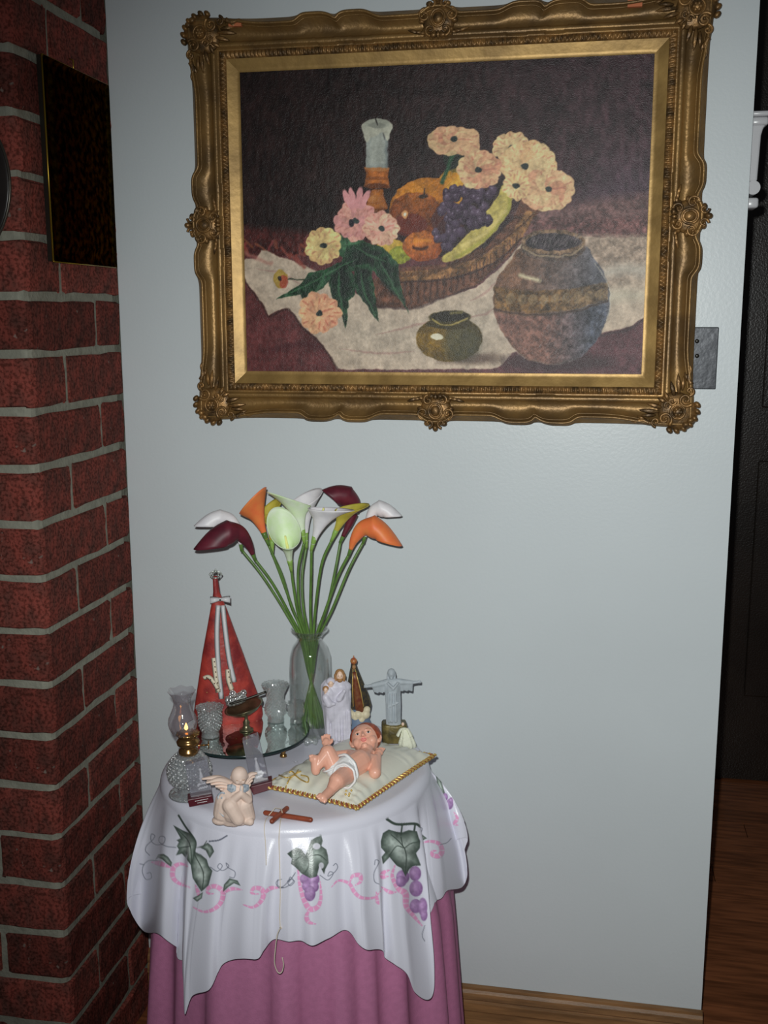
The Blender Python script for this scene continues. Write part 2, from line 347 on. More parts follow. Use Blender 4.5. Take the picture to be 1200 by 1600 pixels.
# ---- white fixture on the end of the wall panel, half hidden
ft = thing('wall_fixture', (1.081, .055, 1.6), 'white glossy fixture on the wall end above the dark hall, at the right edge', 'wall fixture')
def fz(y): return ony(1185, y, .055)[2]
b = MB(); y0, y1 = .03, .08
b.rings([[(1.081, y0, z), (1.081+dx, y0, z), (1.081+dx, y1, z), (1.081, y1, z)] for z, dx in ((fz(286), .015), (fz(215), .017), (fz(203), .020), (fz(199), .024))]); b.build('shaft', MT['whiteplastic'], ft, smooth=False, bevel=.003)
b = MB().box((1.081, y0-.004, fz(200)), (1.108, y1+.004, fz(187))); b.build('bracket', MT['whiteplastic'], ft, bevel=.004)
b = MB().box((1.081, y0-.006, fz(186)), (1.116, y1+.006, fz(178))); b.build('top_cap', MT['whiteplastic'], ft, bevel=.003)
b = MB().tube([(1.090, y0-.004, fz(296)), (1.090, y1+.004, fz(296))], .011, 20); b.build('roller', MT['whiteplastic'], ft, auto=40)
b = MB().box((1.081, y0-.003, fz(327)), (1.100, y1+.003, fz(311))); b.build('bottom_block', MT['whiteplastic'], ft, bevel=.004)
# ---- dark plate on the wall beside the frame
p0 = ony(1060, 511, 0); p1 = ony(1118, 608, 0)
sp = thing('switch_plate', (p1[0]-.03, 0, p1[2]), 'dark metal plate on the wall, half hidden behind the gilt frame', 'wall plate')
MB().box((p0[0], -.008, p1[2]), (p1[0]-.0005, -.0005, p0[2])).build('plate', MT['plate'], sp, smooth=False, bevel=.0015)
for yy in (533, 556):
    q = ony(1089, yy, -.009); MB().lathe([(.0035, 0), (.0035, .002), (.002, .003)], q, 12, ax=np.array([[1, 0, 0], [0, 0, 1], [0, -1, 0]])).build('screw', MT['darkmetal'], sp)

# ================================================================== BRASS PLAQUE and DARK DISC on the pillar
pq = thing('brass_plaque', (.012, -.14, 1.39), 'tall dark embossed brass plaque hanging on the side of the brick pillar', 'plaque')
yb0, yb1, zb0, zb1 = -.262, -.036, 1.391, 1.695
MB().box((.004, yb0, zb0), (.011, yb1, zb1)).build('backing', MT['darkmetal'], pq, smooth=False)
G = []
for i in range(60):
    row = []
    for j in range(80):
        u, v = i/59, j/79; e = min(u*(yb1-yb0), (1-u)*(yb1-yb0), v*(zb1-zb0), (1-v)*(zb1-zb0))
        x = .0115+.004*math.exp(-(e/.0035)**2)+.003*sstep(.018, .026, e)*1.+.0005*math.sin(u*40)*math.sin(v*53)*sstep(.028, .05, e)
        row.append((x, yb0+u*(yb1-yb0), zb0+v*(zb1-zb0)))
    G.append(row)
MB().grid(G).build('embossed_sheet', MT['brass'], pq)
fr = MB()
for a, c in (((.013, yb0, zb0), (.013, yb0, zb1)), ((.013, yb0, zb1), (.013, yb1, zb1)), ((.013, yb1, zb1), (.013, yb1, zb0)), ((.013, yb1, zb0), (.013, yb0, zb0))): fr.tube([a, c], .0016, 8)
fr.build('rim', MT['brassrim'], pq, label='bright brass rim')
MB().tube([(.006, -.145, 1.69), (.006, -.145, 1.712), (.0, -.145, 1.715)], .0012, 6).build('hook', MT['brassrim'], pq)
dc = ony(17, 283, -.345); R = .135
dk = thing('round_dark_plate', (dc[0]-R, -.335, dc[2]-R), 'large dark round plate on the front of the pillar at the left edge', 'wall plate')
axy = np.array([[1, 0, 0], [0, 0, 1], [0, -1, 0]])
cc = (dc[0]-R, -.331, dc[2])
MB().lathe([(.01, .0), (R*.6, 0), (R*.93, .012), (R, .016), (R*.98, .019), (R*.9, .016), (R*.6, .006), (.01, .005)], cc, 64, ax=axy).build('disc', mat('dark_enamel', (30, 26, 24), .3, var=.2), dk)
MB().tube([(cc[0]+R*math.cos(t), cc[1]-.017, cc[2]+R*math.sin(t)) for t in np.arange(64)/64*2*PI], .0022, 8, closed=True).build('rim', mat('dark_rim', (60, 56, 50), .3, metal=.6), dk)

# ================================================================== PAINTING
SX0, SX1, SZ0, SZ1 = .245, .924, 1.2105, 1.7095
pt = thing('framed_painting', (.585, -.02, SZ0), 'large still life oil painting in an ornate gilt frame hanging on the white wall', 'painting')
class Paint:
    """brushwork kept as colours on the vertices of a surface; coordinates are photo pixels measured off that surface"""
    def __init__(s, X, Y, base): s.X, s.Y = X, Y; s.C = np.ones(X.shape+(3,))*np.asarray(base, float); s.mask = np.ones(X.shape)
    def box(s, x0, y0, x1, y1, pad):
        m = (s.X > x0-pad) & (s.X < x1+pad) & (s.Y > y0-pad) & (s.Y < y1+pad) & (s.mask > 0)
        return np.nonzero(m)
    def put(s, idx, a, c):
        a = np.clip(a, 0, 1)[:, None]; s.C[idx] = s.C[idx]*(1-a)+np.asarray(c, float)*a
    def noise(s, x, y, sc, seed=0):
        r = np.random.default_rng(seed+int(sc*100)); T = r.random((97, 97)); u = x/sc; v = y/sc; i = np.floor(u).astype(int); j = np.floor(v).astype(int)
        fu = u-i; fv = v-j; fu = fu*fu*(3-2*fu); fv = fv*fv*(3-2*fv); g = lambda a, b: T[a % 97, b % 97]
        return (g(i, j)*(1-fu)+g(i+1, j)*fu)*(1-fv)+(g(i, j+1)*(1-fu)+g(i+1, j+1)*fu)*fv-.5
    def poly(s, pts, c, soft=1.2, c2=None, nz=0., grad=None, alpha=1., smooth=False):
        P = crom(pts, 5, True) if smooth else np.asarray(pts, float)
        idx = s.box(P[:, 0].min(), P[:, 1].min(), P[:, 0].max(), P[:, 1].max(), 3)
        x, y = s.X[idx], s.Y[idx]; ins = np.zeros(len(x), bool); dm = np.full(len(x), 1e9); Q = np.roll(P, -1, 0)
        for (ax, ay), (bx, by) in zip(P, Q):
            c_ = ((ay > y) != (by > y)) & (x < (bx-ax)*(y-ay)/(by-ay+1e-9)+ax); ins ^= c_
            dx, dy = bx-ax, by-ay; t = np.clip(((x-ax)*dx+(y-ay)*dy)/(dx*dx+dy*dy+1e-9), 0, 1); dm = np.minimum(dm, np.hypot(x-ax-t*dx, y-ay-t*dy))
        sd = np.where(ins, -dm, dm); a = np.clip(.5-sd/soft, 0, 1)*alpha
        col = np.ones((len(x), 3))*np.asarray(c, float)
        if c2 is not None and grad is None: t = np.clip(dm/ max(4., .28*min(np.ptp(P[:, 0]), np.ptp(P[:, 1]))), 0, 1)[:, None]; col = col*(1-t)+np.asarray(c2, float)*t
        if grad is not None: (gx, gy, hx, hy) = grad; t = np.clip(((x-gx)*(hx-gx)+(y-gy)*(hy-gy))/((hx-gx)**2+(hy-gy)**2), 0, 1)[:, None]; col = col*(1-t)+np.asarray(c2, float)*t
        if nz: col = col*(1+nz*(s.noise(x, y, 3.1, 3)+s.noise(x, y, 9., 4))[:, None])
        s.put(idx, a, col)
    def ell(s, cx, cy, rx, ry, c, rot=0., soft=1.2, c2=None, hx=-.3, hy=-.4, nz=0., alpha=1.):
        idx = s.box(cx-max(rx, ry), cy-max(rx, ry), cx+max(rx, ry), cy+max(rx, ry), 3); x, y = s.X[idx]-cx, s.Y[idx]-cy
        a_ = math.radians(rot); u = (x*math.cos(a_)+y*math.sin(a_))/rx; v = (-x*math.sin(a_)+y*math.cos(a_))/ry; r = np.hypot(u, v)
        a = np.clip(.5-(r-1)*min(rx, ry)/soft, 0, 1)*alpha; col = np.ones((len(x), 3))*np.asarray(c, float)
        if c2 is not None: t = np.clip(np.hypot(u-hx, v-hy)/1.3, 0, 1)[:, None]; col = np.asarray(c2, float)*(1-t)+col*t
        if nz: col = col*(1+nz*(s.noise(x+cx, y+cy, 2.7, 5)+s.noise(x+cx, y+cy, 7., 6))[:, None])
        s.put(idx, a, col)
    def line(s, pts, wd, c, soft=1., alpha=1., smooth=True, taper=False, gaps=0, gapc=None):
        P = crom(pts, 6) if smooth and len(pts) > 2 else np.asarray(pts, float)
        idx = s.box(P[:, 0].min(), P[:, 1].min(), P[:, 0].max(), P[:, 1].max(), wd+2); x, y = s.X[idx], s.Y[idx]; dm = np.full(len(x), 1e9); n = len(P)-1; acc = 0; S = np.zeros(len(x))
        for i in range(n):
            (ax, ay), (bx, by) = P[i], P[i+1]; dx, dy = bx-ax, by-ay; l = math.hypot(dx, dy); t = np.clip(((x-ax)*dx+(y-ay)*dy)/(l*l+1e-9), 0, 1)
            wloc = 1.; 
            if taper: f = (i+t)/n; wloc = 1-.8*np.abs(2*f-1)**1.5 if taper == 1 else 1-.85*f
            dd = np.hypot(x-ax-t*dx, y-ay-t*dy)/wloc; mk = dd < dm; dm = np.where(mk, dd, dm); S = np.where(mk, acc+t*l, S); acc += l
        a = np.clip(.5-(dm-wd/2)/soft, 0, 1)*alpha; s.put(idx, a, c)
        if gaps: g = np.abs((S % gaps)-gaps/2); s.put(idx, a*np.clip(1.2-g/.9, 0, 1), gapc)
    def attr(s, me, k, name='paint'):
        ca = me.color_attributes.new(name, 'FLOAT_COLOR', 'POINT'); lc = A(np.clip(s.C, 0, 255), k).reshape(-1, 3)
        ca.data.foreach_set('color', np.c_[lc, np.ones(len(lc))].astype(np.float32).ravel())
nx, nz_ = 640, 470; YC = -.0185
xs = np.linspace(SX0-.004, SX1+.004, nx); zs = np.linspace(SZ0-.004, SZ1+.004, nz_)
GX, GZ = np.meshgrid(xs, zs, indexing='ij'); G = np.stack([GX, np.full_like(GX, YC), GZ], -1); PX = project(G)
pp = Paint(PX[..., 0], PX[..., 1], (32, 21, 20)); X, Y = pp.X, pp.Y
X0_, Y0_ = X.copy(), Y.copy()
t = sstep(520, 1000, X)[..., None]; pp.C = pp.C*(1-t)+np.array([54, 38, 42])*t
t = (sstep(200, 340, Y)*sstep(840, 980, X))[..., None]; pp.C = pp.C*(1-t)+np.array([64, 50, 60])*t
pp.C *= (1+.5*pp.noise(X, Y*.5, 6, 1)+.35*pp.noise(X, Y, 23, 2)+.25*pp.noise(X, Y, 2.3, 9))[..., None]
# red table behind and in front; hand-drawn wobble of every outline
pp.X = X+pp.noise(X, Y, 9, 31)*2.6+pp.noise(X, Y, 3, 32)*1.1; pp.Y = Y+pp.noise(X, Y, 9.5, 33)*2.6+pp.noise(X, Y, 3.1, 34)*1.1
pp.poly([(370, 352), (470, 362), (560, 372), (640, 380), (640, 430), (370, 430)], (66, 30, 28), 14, nz=.5)
for i in range(26):
    x, y = 380+rng.random()*110, 366+rng.random()*42; dx = rng.random()*26-6
    pp.line([(x, y), (x+dx, y+10+rng.random()*8)], 2.5+3*rng.random(), (118+30*rng.random(), 52+24*rng.random(), 46+18*rng.random()), 2, .75)
pp.poly([(370, 430), (560, 560), (540, 600), (370, 600)], (88, 38, 38), 2, nz=.3)
pp.poly([(370, 400), (1020, 400), (1020, 600), (370, 600)], (88, 46, 46), 2, c2=(84, 54, 58), grad=(420, 0, 900, 0), nz=.25)
pp.line([(425, 548), (470, 538), (510, 545)], 9, (60, 28, 32), 8, .6)
# right-hand middle ground
pp.poly([(800, 330), (1020, 300), (1020, 420), (800, 420)], (96, 72, 70), 18, nz=.5)
pp.poly([(820, 345), (1020, 340), (1020, 372), (820, 374)], (98, 68, 66), 10, nz=.6)
# white cloth
pp.poly([(379, 412), (384, 404), (400, 404), (408, 392), (418, 393), (440, 402), (470, 412), (500, 425), (560, 460), (640, 482), (700, 462), (745, 450), (780, 420), (810, 385), (830, 366), (880, 366), (950, 372), (1012, 370), (1012, 492), (985, 510), (960, 517), (935, 520), (800, 552), (785, 570), (770, 577), (525, 577), (517, 558), (500, 534), (480, 516), (467, 505), (458, 488), (447, 482), (434, 486), (420, 492), (412, 478), (395, 455), (384, 440), (379, 430)], (182, 164, 144), 2, c2=(172, 158, 140), nz=.12, smooth=False)
pp.poly([(885, 368), (1012, 368), (1012, 430), (940, 450), (915, 400)], (150, 132, 116), 16, nz=.35)
pp.line([(935, 430), (975, 420), (1008, 424)], 18, (178, 170, 156), 14, .8); pp.line([(930, 470), (970, 462), (1010, 462)], 16, (176, 168, 148), 14, .7)
for P_ in ([(400, 420), (440, 428), (480, 450)], [(585, 522), (620, 516), (660, 505), (700, 496)], [(530, 545), (600, 552), (650, 548)], [(720, 500), (760, 490), (775, 480)], [(735, 470), (760, 455), (790, 425)]):
    pp.line(P_, 3, (150, 110, 104), 3, .55, taper=1)
pp.line([(384, 396), (395, 400), (410, 408), (425, 412)], 5, (160, 108, 96), 4, .6)
for a_, b_ in (((452, 398), (470, 412)), ((462, 400), (476, 418)), ((440, 386), (452, 402))): pp.line([a_, b_], 4, (132, 66, 56), 3, .8)
pp.line([(379, 432), (395, 458), (413, 481), (421, 494), (447, 483), (458, 490), (468, 507), (500, 537), (518, 561), (526, 577)], 3, (50, 28, 26), 2.5, .8)
pp.line([(935, 524), (960, 520), (985, 513), (1010, 496)], 4, (52, 40, 42), 3, .7)
# basket
pp.poly([(620, 420), (700, 412), (760, 385), (800, 345), (815, 310), (850, 322), (832, 345), (800, 395), (745, 447), (690, 466), (645, 482), (585, 480), (578, 440)], (92, 60, 46), 2, c2=(82, 54, 42), nz=.5)
pp.poly([(624, 425), (690, 420), (750, 402), (795, 370), (822, 330), (838, 330), (815, 372), (770, 412), (700, 436), (628, 440)], (120, 86, 54), 2, nz=.6)
for i in range(40):
    t = i/39; x = 628+200*t; y = 432-t*t*92
    pp.line([(x, y), (x+7, y-6)], 2, (70, 46, 34), 1.5, .7)
    if t < .93: pp.line([(x, y+10), (x-1, y+44-18*t)], 2.2, (54, 34, 28) if i % 2 else (112, 76, 58), 1.6, .75)
pp.line([(626, 441), (700, 436), (770, 412), (815, 372)], 3, (48, 30, 26), 2, .8)
pp.line([(585, 479), (645, 482), (690, 466), (745, 447)], 3, (50, 32, 34), 3, .7)
# candle and stick
pp.ell(588, 322, 17, 10, (104, 56, 24)); pp.poly([(580, 296), (598, 296), (604, 326), (572, 326)], (136, 76, 30), 1.5, c2=(176, 108, 48), nz=.2)
pp.ell(587, 312, 12, 7, (146, 84, 34), c2=(196, 130, 70)); pp.poly([(569, 262), (609, 262), (606, 276), (609, 292), (568, 292), (572, 276)], (134, 74, 28), 1.5, c2=(170, 98, 42), nz=.25)
pp.ell(589, 263, 20, 4.5, (168, 110, 60)); pp.ell(589, 291, 20, 4, (96, 50, 22)); pp.ell(589, 279, 17, 3, (110, 60, 24), alpha=.6)
pp.poly([(573, 204), (605, 204), (606, 262), (572, 262)], (140, 146, 140), 1.5, c2=(156, 160, 150), nz=.1)
pp.line([(604, 210), (605, 260)], 5, (104, 112, 112), 4, .7)
pp.poly([(568, 192), (610, 192), (609, 212), (604, 220), (598, 208), (590, 212), (580, 214), (574, 222), (569, 210)], (166, 166, 150), 1.5, nz=.1, smooth=True)
pp.ell(588, 193, 20, 7.5, (150, 152, 138)); pp.ell(588, 196, 13, 4, (120, 122, 112), alpha=.7); pp.line([(588, 184), (589, 195)], 1.6, (24, 20, 18)); pp.line([(599, 209), (600, 218)], 2, (90, 90, 88), 1.5)
# fruit
pp.poly([(690, 272), (715, 262), (740, 262), (730, 300), (705, 330), (680, 300)], (176, 120, 34), 2, c2=(206, 154, 56), nz=.2, smooth=True)
pp.ell(712, 240, 20, 30, (34, 58, 44), alpha=.5); pp.ell(660, 318, 54, 38, (150, 86, 26), rot=-20, c2=(196, 128, 40), hx=0, hy=-.6, nz=.25)
pp.poly([(700, 278), (722, 268), (735, 275), (722, 300), (704, 312), (692, 296)], (190, 124, 30), 2, c2=(214, 160, 60), nz=.2, smooth=True)
pp.ell(650, 334, 42, 34, (104, 52, 24), c2=(150, 86, 34), hx=.1, hy=-.8, nz=.35); pp.ell(640, 352, 27, 18, (92, 34, 30), alpha=.7)
pp.ell(632, 335, 5, 6, (196, 140, 90)); pp.ell(632, 335, 2, 2.6, (230, 216, 190)); pp.line([(662, 308), (664, 294)], 2, (40, 24, 14)); pp.ell(661, 307, 7, 3, (50, 30, 18))
pp.ell(700, 345, 26, 26, (68, 38, 40), alpha=.8)
pp.poly([(786, 288), (797, 290), (800, 312), (790, 340), (765, 370), (735, 395), (700, 410), (690, 402), (712, 385), (735, 360), (760, 330), (778, 305)], (176, 160, 84), 2, c2=(192, 176, 104), nz=.2, smooth=True)
pp.line([(794, 296), (793, 330), (760, 372), (712, 402)], 5, (150, 146, 62), 3, .8)
pp.line([(790, 330), (760, 362), (722, 385)], 5, (206, 188, 120), 4, .7)
pp.ell(612, 386, 24, 12, (176, 136, 44), c2=(214, 184, 90), nz=.2); pp.ell(625, 398, 18, 14, (132, 136, 50), nz=.3)
pp.ell(661, 385, 31, 24, (136, 68, 30), c2=(186, 112, 46), nz=.35); pp.line([(646, 386), (656, 390), (668, 386)], 4, (62, 30, 18), 3); pp.line([(648, 378), (660, 376), (672, 376)], 5, (200, 126, 44), 3, .8)
# grapes
gr = [(705+rng.normal(0, 9)+j*9, 300+i*10.5+rng.normal(0, 2)) for i in range(9) for j in range(int(8-abs(i-1.5)*.9)) if i < 4 or j < 9-i]
gr += [(700+rng.random()*70, 290+rng.random()*60) for _ in range(30)]
for gx, gy in gr:
    gx = gx-(gy-300)*.15; c = rng.random()*22
    if gx > 780: continue
    pp.ell(gx, gy, 7.2, 7.8, (36+c, 26+c*.8, 38+c), c2=(76+c, 60+c, 78+c), hx=-.2, hy=-.4, nz=.2)
    pp.ell(gx-2, gy-3, 1.3, 1.3, (150, 140, 158), alpha=.6)
for gx, gy in ((708, 372), (702, 385), (720, 362), (694, 372), (712, 350), (735, 350)): pp.ell(gx, gy, 7, 8, (52, 38, 54), c2=(90, 76, 96))
# leaves
def c3(*P): return [(360+a/3.53, 160+b/3.53) for a, b in P]
gd, gm, gl = (20, 34, 26), (34, 64, 42), (64, 104, 72)
pp.poly(c3((600, 730), (570, 770), (610, 850), (700, 850), (760, 790), (690, 740), (640, 740)), gm, 1.5, c2=gl, nz=.4, smooth=True)
for P_ in (c3((700, 800), (620, 870), (520, 920), (430, 940), (380, 1010), (310, 1050), (250, 1088), (330, 1072), (385, 1060), (400, 1098), (440, 1050), (500, 1030), (570, 960), (700, 890)),
           c3((640, 790), (610, 880), (640, 930), (800, 930), (930, 900), (840, 800), (740, 770)),
           c3((790, 850), (790, 930), (860, 1010), (940, 1080), (982, 1168), (960, 1080), (930, 970), (920, 880), (850, 830)),
           c3((560, 900), (540, 1000), (570, 1090), (640, 1248), (652, 1090), (690, 1060), (680, 960), (650, 880)),
           c3((690, 900), (670, 1000), (720, 1080), (820, 1215), (806, 1100), (790, 1000), (770, 890))):
    pp.poly(P_, gm, 1.3, c2=gd, nz=.6)
for P_ in (c3((700, 860), (560, 930), (440, 1000), (300, 1065)), c3((600, 920), (600, 1040), (630, 1200)), c3((720, 930), (740, 1050), (805, 1180)), c3((820, 880), (880, 980), (960, 1120)), c3((520, 930), (500, 1000), (460, 1060)), c3((690, 800), (780, 850), (860, 880))):
    pp.line(P_, 4, gl, 3, .7, taper=1)
for P_ in (c3((560, 960), (575, 1080), (625, 1200)), c3((700, 980), (730, 1070), (790, 1160)), c3((800, 900), (850, 1000), (940, 1090))): pp.line(P_, 5, (22, 34, 28), 4, .7, taper=1)
# blossoms
def blossom(cx, cy, rx, ry, n, ca, cb, cc_=(40, 48, 46), rot=0., deep=(150, 84, 76), ox=0, oy=0):
    for ring, f in ((0, 1.), (1, .72)):
        for i in range(n):
            a = (i+.5*ring)/n*2*PI+rot; l = f*(.92+.16*rng.random()); ux, uy = math.cos(a)*rx*l, math.sin(a)*ry*l
            bx, by = cx+ox, cy+oy; ex, ey = cx+ux, cy+uy; mx_, my = (bx+ex)/2, (by+ey)/2; L_ = math.hypot(ex-bx, ey-by); c = np.array(ca)*(1-(m_ := rng.random()))+np.array(cb)*m_
            pp.ell(mx_, my, L_/2, max(rx, ry)*.34*f, c, rot=math.degrees(math.atan2(ey-by, ex-bx)), c2=c*1.12, hx=.5, hy=0, nz=.16)
            if rng.random() < .8: pp.line([(bx*.75+ex*.25, by*.75+ey*.25), (ex*.9+bx*.1, ey*.9+by*.1)], 2.2, deep, 2.2, .5)
    pp.ell(cx+ox, cy+oy, 5.5, 4.5, cc_, nz=.4)
pp.line([(708, 240), (700, 262), (690, 285)], 6, (40, 78, 52), 3)
cr, pe, pk = (198, 172, 128), (184, 132, 104), (182, 126, 124)
blossom(710, 222, 42, 20, 13, cr, pe, oy=-5); blossom(800, 232, 32, 26, 11, cr, (200, 156, 116), oy=-2)
blossom(828, 260, 46, 42, 14, cr, (202, 160, 116), ox=-8, oy=0); blossom(854, 298, 44, 34, 14, cr, pe, oy=-2, ox=4); blossom(748, 265, 36, 32, 13, cr, pe, rot=.2)
blossom(806, 290, 22, 24, 9, cr, (206, 172, 120)); blossom(505, 384, 30, 32, 11, (204, 184, 124), (196, 160, 110)); blossom(556, 345, 34, 34, 13, pk, (202, 146, 130), rot=.3)
for a_ in (-1.75, -1.4, -1.1, -2.0): pp.ell(556+30*math.cos(a_), 342+33*math.sin(a_), 17, 5, (204, 142, 142), rot=math.degrees(a_))
pp.ell(549, 349, 4, 6, (34, 30, 38)); blossom(596, 357, 28, 29, 12, (204, 172, 140), (198, 142, 126)); blossom(499, 489, 34, 34, 10, pe, (206, 160, 120), deep=(140, 56, 48))
pp.ell(438, 436, 11, 14, (150, 120, 52), c2=(176, 150, 74)); pp.ell(443, 440, 7, 10, (150, 62, 50), alpha=.8); pp.ell(437, 436, 2.5, 4, (40, 30, 26)); pp.line([(450, 436), (475, 436)], 2, (50, 60, 44))
# small green jar
pp.ell(735, 560, 50, 9, (70, 52, 44), soft=8, alpha=.7)
pp.ell(702, 529, 52, 36, (70, 56, 20), c2=(128, 98, 34), hx=-.5, hy=.1, nz=.35); pp.ell(722, 535, 30, 28, (66, 70, 58), soft=16, alpha=.6)
pp.ell(702, 506, 36, 9, (54, 46, 18)); pp.ell(703, 496, 33, 11, (60, 52, 22)); pp.ell(703, 494, 29, 8, (30, 26, 14)); pp.line([(676, 499), (690, 507), (712, 506), (730, 498)], 2.5, (168, 150, 86), 1.5, .8); pp.line([(705, 489), (722, 489)], 4, (120, 110, 60), 2, .7)
pp.ell(682, 527, 10, 5, (212, 206, 180), rot=5)
# large urn
pp.ell(875, 566, 90, 14, (54, 42, 44), soft=10, alpha=.8)
urn = [(812, 388), (796, 410), (778, 432), (770, 462), (776, 500), (795, 535), (822, 560), (862, 570), (905, 560), (932, 532), (948, 500), (953, 465), (945, 430), (928, 402), (912, 385), (862, 395)]
pp.poly(urn, (104, 76, 60), 1.8, c2=(84, 84, 90), grad=(810, 0, 930, 0), nz=.4, smooth=True)
pp.poly([(772, 488), (820, 495), (880, 492), (948, 475), (946, 505), (930, 536), (905, 560), (862, 569), (822, 559), (795, 534), (778, 505)], (112, 80, 70), 3, c2=(68, 72, 82), grad=(850, 0, 925, 0), nz=.5)
pp.poly([(772, 448), (830, 455), (890, 452), (950, 440), (950, 468), (890, 486), (830, 490), (772, 482)], (100, 74, 44), 3, c2=(112, 94, 74), grad=(850, 0, 950, 0), nz=.6)
for i in range(9): pp.ell(798+i*17.5, 470-abs(i-3)*1.2-i*.4, 7, 9, (132, 112, 84), rot=20, alpha=.6, nz=.4)
pp.line([(772, 484), (830, 492), (890, 488), (950, 470)], 2.5, (52, 36, 28), 2, .8); pp.line([(800, 410), (790, 430)], 9, (124, 88, 60), 8, .5)
pp.line([(812, 430), (826, 434), (842, 438)], 5, (206, 196, 160), 5, .9)
pp.ell(864, 388, 50, 20, (84, 70, 62), nz=.6); pp.ell(864, 378, 50, 20, (112, 90, 70), nz=.6); pp.ell(864, 378, 43, 14, (48, 42, 46), nz=.8)
pp.line([(818, 386), (835, 397), (862, 401), (890, 398), (910, 386)], 2.5, (160, 140, 112), 2, .8)
for i in range(60): x = 826+rng.random()*80; y = 368+rng.random()*18; pp.line([(x, y), (x+3, y-6)], 1.3, (120, 112, 110), 1.2, .5)
for i in range(300):
    a = rng.random()*2*PI; r_ = math.sqrt(rng.random()); x = 872+74*r_*math.cos(a); y = 478+84*r_*math.sin(a)
    if x > 840: pp.line([(x, y), (x+2, y-3)], 1.5, (120, 120, 122) if rng.random() < .5 else (52, 48, 52), 1.4, .4)
pp.line([(930, 412), (948, 440), (954, 465), (948, 500)], 1.5, (190, 184, 168), 1.5, .6); pp.line([(778, 505), (795, 538), (820, 560)], 2, (196, 176, 160), 2, .5)
pp.C *= (1+.10*pp.noise(X, Y, 3.3, 41)+.16*pp.noise(X, Y*.6, 11, 42))[..., None]
relief = pp.noise(X, Y, 2.1, 20)*.00018+pp.noise(X, Y*.4, 5, 21)*.0002
G[..., 1] -= relief
b = MB().grid(G); MT['canvas'] = mat('oil_paint', (128, 128, 128), .34, attr='paint', spec=.32, bump=.3, bscale=700)
cv = b.build('canvas', MT['canvas'], pt); pp.attr(cv.data, 1.36)
MB().box((SX0-.03, -.017, SZ0-.03), (SX1+.03, -.003, SZ1+.03)).build('backing_board', MT['cane'], pt, smooth=False)

# ------------------------------------------------------------------ gilt frame
FT = .081
def rail(side, t0, t1, nt, m, name, fn, ns=420):
    L_ = (SX1-SX0) if side in 'bt' else (SZ1-SZ0); G = []
    for i in range(ns+1):
        s_ = i/ns*2-1; row = []
        for j in range(nt+1):
            q = j/nt; t = t0+(t1(s_)-t0)*q if callable(t1) else t0+(t1-t0)*q
            d = fn(t, s_, (s_*(L_/2+t)), q)
            if side == 'b': P = ((SX0+SX1)/2+s_*(L_/2+t), -d, SZ0-t)
            elif side == 't': P = ((SX0+SX1)/2-s_*(L_/2+t), -d, SZ1+t)
            elif side == 'l': P = (SX0-t, -d, (SZ0+SZ1)/2-s_*(L_/2+t))
            else: P = (SX1+t, -d, (SZ0+SZ1)/2+s_*(L_/2+t))
            row.append(P)
        G.append(row)
    return MB().grid(G).build(name, m, pt)
def ridge(side, s_):
    a = abs(s_); long_ = side in 'bt'
    def gs(c, w_): return math.exp(-((a-c)/w_)**4)
    if long_:
        w_ = -.006+.011*gs(.33, .075)+.011*gs(.49, .075)-.004*math.exp(-((a-.41)/.012)**2)+.010*gs(.98, .2)+.012*math.exp(-(a/.06)**4)
    else:
        w_ = -.006+.0115*gs(.19, .085)+.010*gs(.98, .24)+.012*math.exp(-(a/.08)**4)
    return .0755+w_
for sd in 'btlr':
    rail(sd, 0, .021, 6, MT['gold3'], 'slip', lambda t, s_, p, q: .0185+.0075*(t/.021)+(.0015 if t < .0015 else 0), 60)
    rail(sd, .021, .0335, 8, MT['gold2'], 'bead_band', lambda t, s_, p, q: .0265+.004*math.sin(min(1, (t-.021)/.0125)*PI)**.6+.0016*math.sin(p*900+1.5*math.sin(p*61))*math.sin((t-.021)/.0125*PI)+.001*math.sin(p*2100+t*900), 700)
    def cove(t, s_, p, q, sd=sd):
        if t < .0365: return .0255
        if t < .0455: return .034+.0015*math.sin((t-.0365)/.009*PI)
        tr = ridge(sd, s_); u = (t-.0455)/(tr-.0455)
        if u <= 1: return .031-.006*math.sin(min(1, u)*PI)+.013*u**1.6
        return max(.0, .044-(t-tr)*1.3)
    def outer(s_, sd=sd): return max(FT, ridge(sd, s_)+.005)
    rail(sd, .0335, outer, 34, MT['gold'], 'moulding', cove, 420)
    # plain side of the frame back to the wall
    rail(sd, 0, 1, 1, MT['gold'], 'frame_side', lambda t, s_, p, q: .001 if q > .5 else .036, 1) if False else None
    # carved edge line
    def onrail(s_, t, d, sd=sd):
        L_ = (SX1-SX0) if sd in 'bt' else (SZ1-SZ0)
        if sd == 'b': return ((SX0+SX1)/2+s_*(L_/2+t), -d, SZ0-t)
        if sd == 't': return ((SX0+SX1)/2-s_*(L_/2+t), -d, SZ1+t)
        if sd == 'l': return (SX0-t, -d, (SZ0+SZ1)/2-s_*(L_/2+t))
        return (SX1+t, -d, (SZ0+SZ1)/2+s_*(L_/2+t))
    b = MB(); ss = np.linspace(-.86, .86, 260); b.tube([onrail(s_, ridge(sd, s_), .0445) for s_ in ss], .0026, 8)
    b.tube([onrail(s_, ridge(sd, s_)-.005, .0415) for s_ in ss], .0011, 6)
    b.build('carved_edge', MT['gold'], pt)
    # outer wall-side band
    G = [[onrail(s_, outer(s_), max(.0, .044-(outer(s_)-ridge(sd, s_))*1.3)), onrail(s_, outer(s_)-.001, .001)] for s_ in np.linspace(-1, 1, 420)]
    MB().grid(G).build('frame_side', MT['gold2'], pt)
